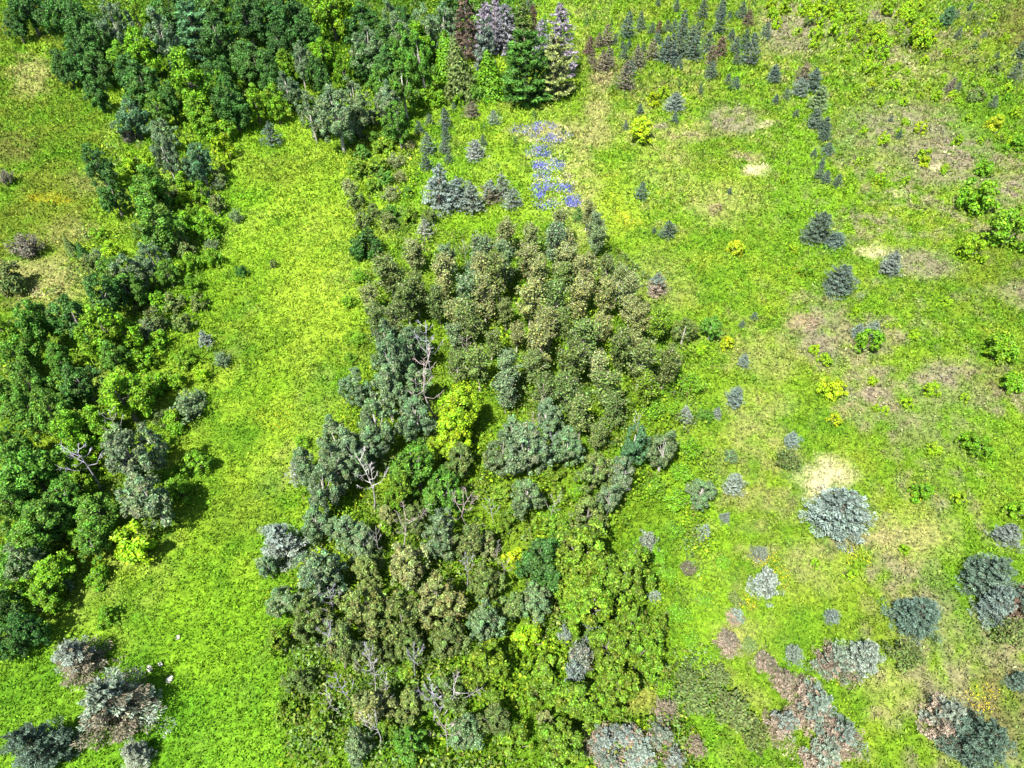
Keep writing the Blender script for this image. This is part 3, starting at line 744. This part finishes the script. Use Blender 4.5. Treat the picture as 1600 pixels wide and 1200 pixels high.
many('shrub', 'leaf', '852,1044,62;890,1100,56;838,1090,50;780,770,44;862,740,44;800,806,42;870,772,36;760,730,34;790,830,36;600,830,34;640,850,30;742,910,34;710,960,30;640,1050,40;610,1135,40;690,1060,24;745,880,30;810,1160,60;770,1085,40;500,1130,60;450,1110,50;820,900,40', 'bright undergrowth bushes in the grove')
many('wispy', 'bright', '860,810,40;900,770,36;1080,600,44;1020,640,40;1055,640,34;1050,560,36;1020,760,40;1060,780,44;1050,830,38;1080,700,40;1065,740,36;1030,870,36;560,430,30;545,470,26;560,530,28;548,560,24;470,690,28;1040,900,34;1060,960,36;1080,1000,32;1040,1080,36;1110,1020,34;1100,940,30;1130,880,26', 'mid-green bushes at the grove edges')
many('wispy', 'silver', '925,972,28;923,1004,28;905,1030,38;884,994,24;900,1050,32', 'silvery thicket in the lower grove', hw=1.9, grow=1.15)
E_ = 'spruces along the right edge of the grove'
plant('cone', 1012, 846, 34, 'blue', 'upper blue-grey spruce on the right edge of the lower grove', E_, 1.4)
plant('cone', 1022, 932, 22, 'blue', 'lower blue-grey spruce on the right edge of the lower grove', E_, 1.4)
plant('spruce', 1071, 650, 25, 'silver', 'small silvery spruce beside the right edge of the grove', E_)
plant('browned', 1026, 446, 34, 'blue', 'grey spruce with brown foot at the right tip of the grove', E_, tint2='pink')
plant('poplar', 1098, 768, 54, 'grey', 'grey-green bushy tree left of a small round spruce', E_, 1.1)
plant('cone', 1100, 832, 25, 'blue', 'small grey spruce below the grey-green bushy tree', E_)
plant('spruce', 1147, 760, 33, 'silver', 'silvery round spruce right of the grey-green bushy tree', E_)
plant('poplar', 1070, 514, 46, 'olive', 'left of two dark olive trees beside the upper grove', E_, 1.3)
plant('poplar', 1114, 506, 36, 'green', 'right of two dark olive trees beside the upper grove', E_, 1.5)
plant('shrub', 1138, 535, 27, 'yellow', 'yellow-green bush right of the two dark olive trees', E_)
plant('wispy', 1140, 712, 26, 'grey', None, E_); plant('wispy', 1100, 650, 28, 'green', None, E_); plant('wispy', 1075, 890, 28, 'brown', None, E_)

# ------------------------------------------------------------------ right meadow, lower half
Q = 'spruces of the right meadow'
many('spruce', 'blue', '1162,563,20;1150,622,30;1238,688,26;1188,865,25;1240,1020,27;1300,962,22;1574,835,38;1393,413,34;1120,646,16;1133,810,18', Q)
many('cone', 'darkblue', '1160,505,12;1180,492,11;1045,358,30,1.0;1001,300,24;1022,360,9;1140,300,10', Q)
plant('spruce', 1196, 914, 44, 'silver', 'silvery spruce with yellow flowers just above it', Q)
plant('spruce', 1315, 804, 90, 'blue', 'largest round blue-grey spruce in the right meadow', Q, 1.1)
plant('spruce', 1315, 437, 50, 'darkblue', 'dark blue-grey spruce left below the sandy streak', Q, 1.1)
plant('spruce', 1281, 356, 48, 'darkblue', 'left and larger half of the twin-crowned dark spruce', Q, 1.12)
plant('spruce', 1308, 374, 34, 'darkblue', 'right and smaller half of the twin-crowned dark spruce', Q, .8)
plant('spruce', 1343, 516, 20, 'blue', 'left tiny spruce behind the bright mound', Q); plant('spruce', 1366, 512, 21, 'blue', 'right tiny spruce behind the bright mound', Q)
plant('shrub', 1358, 530, 44, 'bright', 'bright green mound with two tiny spruces behind it')
plant('shrub', 1300, 606, 44, 'yellow', 'round bright yellow-green bush in the right meadow')
plant('shrub', 1303, 655, 26, 'yellow', 'small yellow bush below the round yellow-green bush')
plant('shrub', 1150, 386, 28, 'yellow', 'yellow bush alone right of the upper grove')
plant('wispy', 1232, 718, 40, 'olive', 'olive-brown wiry bush at the pale sand patch')
Z = 'spruces at the lower right'
plant('spruce', 1438, 962, 78, 'darkblue', 'tall blue-grey spruce with a brown neighbour at its foot', Z, 1.0)
plant('wispy', 1414, 1020, 58, 'olive', 'brown-olive bush at the foot of the tall blue-grey spruce', Z)
plant('spruce', 1542, 896, 76, 'darkblue', 'upper left dark spruce of the clump at the right edge', Z)
plant('spruce', 1556, 946, 56, 'blue', 'lower left blue spruce of the clump at the right edge', Z)
plant('browned', 1588, 944, 68, 'darkblue', 'red-browned spruce of the clump at the right edge', Z, tint2='red')
plant('wispy', 1575, 990, 50, 'olive', 'olive bush under the spruce clump at the right edge', Z)
plant('browned', 1308, 1034, 64, 'blue', 'half-browned spruce left of the blue one', Z, tint2='pink')
plant('spruce', 1350, 1030, 56, 'blue', 'blue spruce right of the half-browned one', Z)
plant('spruce', 1530, 1160, 90, 'darkblue', 'big dark blue spruce in the bottom right corner', Z)
plant('browned', 1478, 1124, 74, 'blue', 'browned spruce left behind the big corner spruce', Z, tint2='pink')
plant('spruce', 1594, 1066, 32, 'darkblue', 'dark spruce cut by the right picture edge', Z)
X_ = 'browned spruces along the bottom'
many('browned', 'blue', '1274,1104,74;1316,1150,62;1220,1126,48;1150,964,26;1290,1185,60', X_, tint2='pink')
many('browned', 'brown', '1136,1003,44;1196,1036,34;1226,1066,42;1253,1062,18;1086,1166,32;1040,1110,42', X_, tint2='pink')
many('browned', 'blue', '940,1162,58;975,1148,50;1002,1180,62;1032,1154,48;955,1192,50;1052,1190,44;988,1196,44', X_, tint2='pink')
many('wispy', 'olive', '1090,1090,68;1150,1112,68;1075,1060,40;1120,1060,44;1180,1150,50;1170,1010,30;1150,940,28', 'olive-brown bushes along the bottom')
N_ = 'spruces at the lower left'
plant('browned', 115, 1028, 78, 'silver', 'grey-brown spruce between the shaded trees and the huge one', N_, tint2='brown')
plant('browned', 180, 1098, 122, 'silver', 'huge half-browned spruce at the lower left', N_, tint2='brown', hw=1.0)
plant('spruce', 66, 1166, 96, 'darkblue', 'dark grey spruce in the bottom left corner', N_, 1.1)
plant('spruce', 213, 1178, 50, 'silver', 'small silvery spruce at the bottom below the huge one', N_)
plant('browned', 440, 852, 74, 'silver', 'silvery spruce with brown patch on the left edge of the grove', N_, tint2='silver')
plant('cone', 464, 732, 34, 'silver', 'pale silvery spruce on the left edge of the grove', N_, 1.5)

# ------------------------------------------------------------------ far right meadow
def z4(s): return ';'.join('%g,%g,%s' % (900 + float(a.split(',')[0]) * .2, float(a.split(',')[1]) * .2, ','.join(a.split(',')[2:])) for a in s.split(';'))
def z5(s): return ';'.join('%g,%g,%s' % (1200 + float(a.split(',')[0]) * .25, float(a.split(',')[1]) * .25, ','.join(a.split(',')[2:])) for a in s.split(';'))
D_ = 'young spruces in the far meadow'
many('cone', 'darkblue', z4('405,205,24;510,178,16;590,232,12;720,216,12;770,206,11;830,206,22;990,82,18;1130,85,17;1125,180,20;1295,100,16;1490,250,15;785,52,12;640,22,9;305,308,11;380,412,14;360,352,9;530,372,9;635,300,14;690,392,22;740,402,24;800,372,22;880,335,26;930,388,26;1030,342,20;950,262,18;1060,562,18,1.1;805,496,14;755,500,8;1245,362,18;1330,322,17;1370,410,26;1255,462,12;1215,282,13;430,540,16;1190,628,10;1245,665,12;970,712,9;770,925,12;500,860,11;1555,590,20;1560,790,11;390,990,9;985,200,8;1200,140,9;420,350,8'), D_, grow=1.2)
many('cone', 'brown', z4('240,276,18;178,312,16;125,440,15;212,484,19;264,450,20;480,452,21;518,458,12;600,396,20;390,612,25;145,508,10;1065,446,20'), D_, grow=1.2)
many('deadconifer', 'red', z4('648,226,10,1.8;1345,150,15,1.2;1132,372,18,1.4;105,352,15,1.6'), D_, grow=1.2)
many('sapling', 'dark', z4('85,162,10;145,132,9;275,175,6;312,688,6;500,685,6;1390,20,8;860,150,6;805,650,8'), D_, grow=1.2)
plant('cone', 962, 14, 14, 'lime', 'yellow-green conifer at the top edge right of the track', D_, 1.5)
plant('spruce', 1056, 162, 32, 'blue', 'round blue-grey spruce right of the yellow shrubs', D_, .95)
Y_ = 'yellow-green shrubs of the far meadow'
plant('maple', 1003, 200, 44, 'yellow', 'tall yellow-green shrub left of the pinkish bare ground', Y_, 1.05)
plant('shrub', 1018, 158, 26, 'yellow', 'yellow shrub left of the round blue-grey spruce', Y_); plant('shrub', 1038, 146, 20, 'lime', 'lime shrub behind the round blue-grey spruce', Y_)
many('shrub', 'lime', z5('20,90,22;290,105,27;390,62,26;180,202,18;300,215,24;290,280,18;430,190,26;545,198,27;550,112,20;680,215,32;740,280,24;660,335,28;745,48,25;870,58,26;880,110,28;490,368,16;620,425,22;790,525,20;740,540,14;755,450,22;690,425,18;620,370,14;430,105,20;240,40,24;330,30,22;110,40,20;480,40,14;590,160,22;1250,478,15;1325,530,18;975,985,24;1200,640,14;850,770,16;720,870,20;820,840,14;1050,600,18;950,600,14;860,450,14;500,120,16;640,180,18'), Y_)
many('shrub', 'lime', z5('60,150,18;90,60,20;340,150,18;220,80,18;460,250,16;520,60,20;600,100,18;610,250,20;560,300,16;720,340,22;800,420,18;690,500,16;820,90,20;950,40,18;1020,110,16;830,180,18;1060,160,14;1120,330,14;980,380,14;900,520,16;1000,540,14;1100,480,14;1150,600,16;850,640,14;700,640,16;560,560,14;420,330,12;1300,200,14;1480,240,16;1400,120,14;1500,560,18;1550,700,20;1450,860,18;1250,740,14;1330,880,16;1180,880,18;1100,1060,18;700,1120,18;860,1130,16;560,1010,14;600,820,14'), Y_)
many('shrub', 'yellow', z5('650,528,17;960,808,23;1420,768,27;1545,895,26;970,1015,18;20,30,18'), Y_)
many('shrub', 'olive', z5('250,140,16;640,570,13;1300,592,27;1290,290,15;1290,376,17;1420,430,23;1280,105,15;1250,150,12;1315,152,10;875,270,18;740,310,16;440,240,14;540,245,14;380,30,16'), Y_)
plant('shrub', 1432, 57, 42, 'lime', 'broad lime-green shrub mass in the far meadow', Y_); plant('shrub', 1452, 58, 26, 'lime', 'lime shrub joined to the right of the broad shrub mass', Y_)
many('cone', 'darkblue', z5('1175,90,9;1190,210,10;1430,350,9;1550,452,19;1588,312,18;1190,540,9;1415,640,13;45,460,17,1.2;285,965,9;170,720,10;115,600,11;50,625,9;1260,45,9;1350,225,7;770,745,8;820,850,9'), D_, grow=1.2)
plant('spruce', 1479, 29, 25, 'bluegreen', 'blue-green round conifer in the far right meadow', D_); plant('deadconifer', 1485, 134, 17, 'brown', 'dark brown conifer standing right of the bare ground', D_, 1.3)
V_ = 'spruces in the column of the far right meadow'
plant('browned', 1254, 120, 27, 'brown', 'brown-topped spruce at the head of the column', V_); plant('spruce', 1273, 130, 27, 'darkblue', 'dark spruce right of the brown-topped one', V_)
plant('spruce', 1251, 141, 25, 'blue', 'blue spruce below the brown-topped one', V_); plant('spruce', 1278, 158, 32, 'grey', 'pale grey-green spruce at the foot of the big group', V_)
many('spruce', 'darkblue', z5('290,760,25;350,800,23;352,845,20'), V_)
many('cone', 'darkblue', z5('372,940,21,1.2;340,1020,14;320,1082,15;370,1112,17;436,1130,17'), V_)
U_ = 'bright shrubs at the right edge'
many('shrub', 'bright', '1530,306,62;1576,358,74;1562,542,52;1530,700,40;1580,596,42;1515,690,34;1440,768,40;1590,800,36;1575,155,20;1540,265,30;1260,420,24;1235,330,18;1590,225,28', U_)
many('shrub', 'lime', '1522,388,48;1458,606,28;1460,700,22;1420,630,20;1385,640,16;1370,638,14;1240,385,18;1095,545,20;1200,480,14;1290,560,26;1275,545,22;1365,595,16;1510,620,18;1330,900,24;1275,880,18;1500,780,26;1430,520,20;1340,480,18;1412,860,20;1480,470,18;1225,280,16', U_)

# ------------------------------------------------------------------ dead snags: trunk and each limb a part of its own
def snag_parts(L, seed, spread, nb, fine):
    r = np.random.default_rng(seed)
    t = Tubes()
    bend = r.normal(size=2) * .05
    tp = lambda u: np.array([bend[0] * math.sin(u * 3), bend[1] * math.sin(u * 3), u])
    t.add([tp(u) for u in (-.05, .25, .5, .75, 1)], [.0085, .0075, .006, .004, .0012], 7)
    out = [('trunk', t.mesh('trunk'))]
    for i in range(nb):
        u = .45 + .5 * (i + r.uniform(0, .8)) / nb
        az = i * 2.4 + r.normal() * .4
        l = spread * (1.35 - u) * r.uniform(.6, 1.15)
        o = np.array([math.cos(az), math.sin(az), 0]); s = np.array([-o[1], o[0], 0])
        b = Tubes(); p0 = tp(u)
        p1 = p0 + o * l * .5 + [0, 0, l * .22]; p2 = p0 + o * l + [0, 0, l * r.uniform(.7, 1.5)]
        b.add([p0, p1, p2], [.0038, .0027, .0011], 5)
        for k in range(fine + 5):
            w = r.uniform(.35, .95); q = p1 * (1 - w) + p2 * w
            e = q + (o * r.uniform(.1, .6) + s * r.choice([-1, 1]) * r.uniform(.3, .8) + np.array([0, 0, r.uniform(.1, .7)])) * l * .38
            b.add([q, (q + e) / 2 + [0, 0, .008], e], [.0017, .0014, .0006], 3)
        out.append(('branch', b.mesh('branch')))
    return out
SNAG = [snag_parts(1, 3, .26, 9, 4), snag_parts(1, 8, .18, 12, 3), snag_parts(1, 21, .34, 7, 4), snag_parts(1, 34, .24, 10, 4)]
def snag(bx, by, tx, ty, z0, label, v=0, tint=(.50, .46, .45), thick=1.0, group='bleached dead trees', cap=2.6):
    p0, _ = at_height(bx, by, z0)
    d = ray(tx, ty); t = p0[1] / d[1]; p1 = np.array([d[0] * t, p0[1], CAM_H + d[2] * t])
    L = p1 - p0
    ln = min(max(np.linalg.norm(L), 1.2), cap); L = norm(L) * ln
    tall = ln + z0
    foot = p0 - np.array([L[0] / ln * z0 * .4, 0, z0]); foot[2] = float(terrain(foot[0], foot[1]))
    ax = p0 + L - foot
    root = bpy.data.objects.new('dead_tree', None); root.empty_display_size = .3
    root.location = foot
    ll = float(np.linalg.norm(ax))
    root.rotation_mode = 'QUATERNION'
    from mathutils import Quaternion
    root.rotation_quaternion = Vector(ax).to_track_quat('Z', 'Y') @ Quaternion((0, 0, 1), random.uniform(0, 6.28))
    root.scale = (ll * thick, ll * thick, ll)
    root['label'], root['category'], root['group'] = label, 'dead tree', group
    COL.objects.link(root)
    for nm, me in SNAG[v % 4]:
        o = bpy.data.objects.new(nm, me); o.parent = root; o.color = (*tint, 1); COL.objects.link(o)
LIL, PNK, WHT = (.31, .30, .37), (.34, .29, .27), (.38, .37, .36)
snag(690, 640, 672, 520, 3, 'tall bleached snag standing left of the lime-green tree', 1, PNK, 1.2, cap=9)
snag(672, 560, 664, 488, 3, 'twiggy lilac snag behind the tall bleached snag', 3, LIL, 1.1, cap=6)
snag(576, 772, 535, 660, 3, 'long leaning forked snag over the grey-green poplars', 1, WHT, 1.1, cap=7)
snag(742, 812, 745, 738, 2.5, 'pale snag with a side branch left of the olive tree', 0, PNK, 1.1, cap=5)
snag(626, 850, 636, 782, 2.5, 'crooked pinkish snag among the olive trees', 2, PNK, 1.1, cap=5)
snag(146, 748, 108, 692, 2, 'violet-grey broom-shaped snag beside the grey-green domed tree', 3, LIL, 1.5, cap=5)
snag(672, 1098, 664, 1046, 4.5, 'left of the two antler-like snags at the bottom', 3, LIL, 1.0)
snag(696, 1090, 726, 1040, 4.5, 'right of the two antler-like snags at the bottom', 2, WHT, 1.0)
snag(527, 1092, 500, 1058, 4.5, 'lowest left snag leaning out of the olive trees', 1, WHT, .8)
snag(536, 1070, 514, 1040, 4.5, 'lilac snag just above the lowest left snag', 3, LIL, .8)
snag(572, 1068, 556, 1030, 4.5, 'whitish snag beside the dark gap between olive trees', 0, WHT, .8)
snag(584, 1030, 576, 1004, 4.5, 'short lilac snag above a green gap in the grove', 3, LIL, .9)
snag(612, 1075, 598, 1030, 4.5, 'thin curved grey snag left of the antler-like snags', 1, WHT, .7)
snag(532, 1002, 520, 980, 4.5, 'short grey snag at the left among olive trees', 0, LIL, .9)
snag(646, 1042, 650, 1002, 4.5, 'slender violet snag above the antler-like snags', 0, LIL, .7)
snag(578, 1142, 550, 1112, 4.5, 'whitish snag at the bottom edge of the grove', 1, WHT, .8)
snag(696, 1150, 694, 1110, 4.5, 'pinkish twiggy snag below the antler-like snags', 3, PNK, .9)
snag(850, 628, 846, 600, 3.5, 'upper of two pinkish bare tops in the middle grove', 3, PNK, .9)
snag(832, 672, 830, 634, 3.5, 'lower of two pinkish bare tops in the middle grove', 3, PNK, .9)
snag(869, 706, 868, 670, 3, 'lilac bare top in front of the grey-green poplars', 0, LIL, .8)
snag(1004, 668, 996, 632, 4, 'grey bare top above the blue-green poplar', 3, WHT, .8)
snag(964, 758, 980, 728, 3, 'grey snag leaning right beside a small blue poplar', 2, WHT, .9)
snag(862, 806, 868, 778, 2.5, 'small forked white snag below the bright gap', 2, WHT, .9)
snag(770, 800, 764, 776, 2.5, 'bushy grey snag right of the pale snag', 3, WHT, .9)
snag(772, 866, 778, 840, 1.5, 'bare pale pole left of the yellow bush', 1, WHT, .6)
snag(776, 896, 775, 872, 3.5, 'small pinkish snag below the bare pale pole', 0, PNK, .8)
snag(833, 990, 837, 966, 1.5, 'short white trunk above the lime bush', 1, WHT, .7)
snag(731, 552, 728, 520, 3.5, 'pinkish bare top among the aspens', 3, PNK, .9)
snag(828, 444, 834, 405, 2, 'pale upright trunk among the upper aspens', 1, PNK, .6)
snag(726, 400, 724, 370, 2, 'whitish twiggy snag at the back of the grove', 3, WHT, .8)
snag(664, 388, 662, 368, .5, 'white dead brush below the silvery spruce', 2, WHT, 1.0)
snag(272, 272, 270, 248, 2, 'whitish bare top inside the left row', 3, WHT, .9)
snag(240, 412, 238, 370, .5, 'thin white trunk in the left row', 1, WHT, .5)
snag(176, 664, 170, 640, 4, 'pale bare top above the grey-green domed tree', 3, WHT, .9)
snag(725, 890, 718, 852, 4, 'lilac twigs above the olive trees left of the yellow bush', 3, LIL, .8)
snag(590, 842, 586, 812, 3, 'grey bare top in the left grove', 0, WHT, .8)
snag(520, 942, 516, 916, 4.5, 'tiny lilac bare top above olive trees', 3, LIL, .8)

# ------------------------------------------------------------------ rocks in the lower left field
M_ROCK, N, Lk = new_mat('rock')
_o = N.new('ShaderNodeOutputMaterial'); _p = N.new('ShaderNodeBsdfPrincipled'); _n = N.new('ShaderNodeTexNoise'); _r = N.new('ShaderNodeValToRGB')
_n.inputs['Scale'].default_value = 6; _n.inputs['Detail'].default_value = 6
_r.color_ramp.elements[0].color = (.38, .34, .30, 1); _r.color_ramp.elements[1].color = (.75, .70, .64, 1)
Lk.new(_n.outputs['Fac'], _r.inputs[0]); Lk.new(_r.outputs[0], _p.inputs['Base Color']); Lk.new(_p.outputs[0], _o.inputs[0]); _p.inputs['Roughness'].default_value = .9
import bmesh
def rock(px, py, w, label, seed):
    p, t = at_height(px, py, .3)
    bm = bmesh.new(); bmesh.ops.create_icosphere(bm, subdivisions=3, radius=1)
    r = np.random.default_rng(seed); ax = norm(r.normal(size=(9, 3))); cut = r.uniform(.55, .9, 9)
    for v in bm.verts:
        c = np.array(v.co)
        for a, k in zip(ax, cut):
            s = c @ a
            if s > k: c = c - a * (s - k)
        v.co = c * [1, .8, .6]
    me = bpy.data.meshes.new('rock'); bm.to_mesh(me); bm.free(); me.materials.append(M_ROCK)
    o = bpy.data.objects.new('rock', me); m = w * t / F / 2
    o.scale = (m, m, m); o.location = (p[0], p[1], float(terrain(p[0], p[1])) + m * .45); o.rotation_euler = (0, 0, seed)
    o['label'], o['category'], o['group'] = label, 'rock', 'pale rocks in the lower left field'
    COL.objects.link(o)
rock(263, 1061, 15, 'white rock right of the huge half-browned spruce', 1)
rock(232, 1044, 13, 'pale rock just behind the huge half-browned spruce', 2)
rock(249, 1037, 10, 'small pale rock farthest from the huge half-browned spruce', 3)
rock(277, 994, 9, 'small grey stone alone in the lower left field', 4)

# ------------------------------------------------------------------ labels: every plant gets one that singles it out
MARK = [(422,208,'the lone blue-grey spruce'),(823,108,'the big dark pine'),(882,70,'the tall silver dead conifer'),(728,46,'the red-brown dead conifer'),(304,48,'the layered pine'),
        (358,152,'the dark round maple'),(850,255,'the violet flowers'),(742,236,'the round silvery spruce'),(712,300,'the large spruce clump'),(1003,200,'the tall yellow-green shrub'),
        (724,622,'the lime-green tree'),(686,600,'the tall bleached snag'),(560,700,'the long forked snag'),(120,712,'the violet-grey snag'),(156,512,'the large bright maple'),
        (192,706,'the grey-green domed tree'),(1275,745,'the pale sand patch'),(1315,804,'the largest round spruce'),(1300,606,'the round yellow bush'),(1290,362,'the twin-crowned spruce'),
        (1182,270,'the white sandy spot'),(853,868,'the dark round tree'),(905,1010,'the silvery thicket'),(990,1105,'the orange dry grass'),(250,1050,'the pale rocks'),(180,1098,'the huge browned spruce'),
        (692,1065,'the antler-like snags'),(802,870,'the yellow bush'),(1432,57,'the broad lime shrub mass'),(1254,120,'the brown-topped spruce'),(1056,162,'the round far-meadow spruce'),
        (38,384,'the spiky juniper'),(212,842,'the big domed bush'),(1438,962,'the tall spruce at lower right'),(1542,896,'the right-edge spruce clump'),(1479,29,'the far blue-green conifer'),
        (1092,512,'the two dark olive trees'),(574,380,'the dark bush at the grove tip'),(904,336,'the dark crown at the grove top'),(292,118,'the large maple before the wood'),(534,20,'the lime crown at the top'),
        (992,690,'the blue-green poplar'),(440,852,'the silvery grove-edge spruce'),(1358,530,'the mound with tiny spruces'),(186,612,'the broad field-edge tree'),(308,246,'the blue-green edge poplar'),
        (1462,256,'the bare lilac spot'),(60,76,'the top left corner'),(1576,358,'the big bright right-edge shrub')]
ORD = ['nearest', 'second nearest', 'third nearest', 'fourth nearest', 'fifth nearest', 'sixth nearest', 'seventh nearest', 'eighth nearest', 'ninth nearest', 'tenth nearest', 'eleventh nearest', 'twelfth nearest', 'thirteenth nearest', 'fourteenth nearest', 'fifteenth nearest', 'sixteenth nearest', 'seventeenth nearest', 'eighteenth nearest', 'nineteenth nearest', 'twentieth nearest', 'twenty-first nearest', 'twenty-second nearest', 'twenty-third nearest', 'twenty-fourth nearest', 'twenty-fifth nearest']
SZ = {}
for it in ITEM: SZ.setdefault(it[2], []).append(it[4] * (1 + .0 * it[1]))
buckets = {}
used = set(it[6] for it in ITEM if it[6])
for it in ITEM:
    px, py, kind, tint, w, root, label, noun = it
    if label: root['label'] = label; continue
    best = sorted(MARK, key=lambda m: math.hypot(px - m[0], (py - m[1]) * 1.15))
    m = next(b for b in best if math.hypot(px - b[0], py - b[1]) > 6)
    dx, dy = px - m[0], (py - m[1]) * 1.15
    side = ('right of' if dx > 0 else 'left of') if abs(dx) > abs(dy) else ('behind' if dy < 0 else 'in front of')
    desc = WORD[tint] + ' ' + noun
    buckets.setdefault((desc, side, m[2]), []).append((math.hypot(dx, dy), root))
for (desc, side, mk), l in buckets.items():
    l.sort(key=lambda t: t[0])
    for i, (d, root) in enumerate(l):
        if len(l) == 1: lab = f'{desc} {"just " if d < 60 else ""}{side} {mk}'
        else: lab = f'{desc}, {ORD[min(i, 24)]} {side} {mk}'
        root['label'] = lab
print('things', len(ITEM))
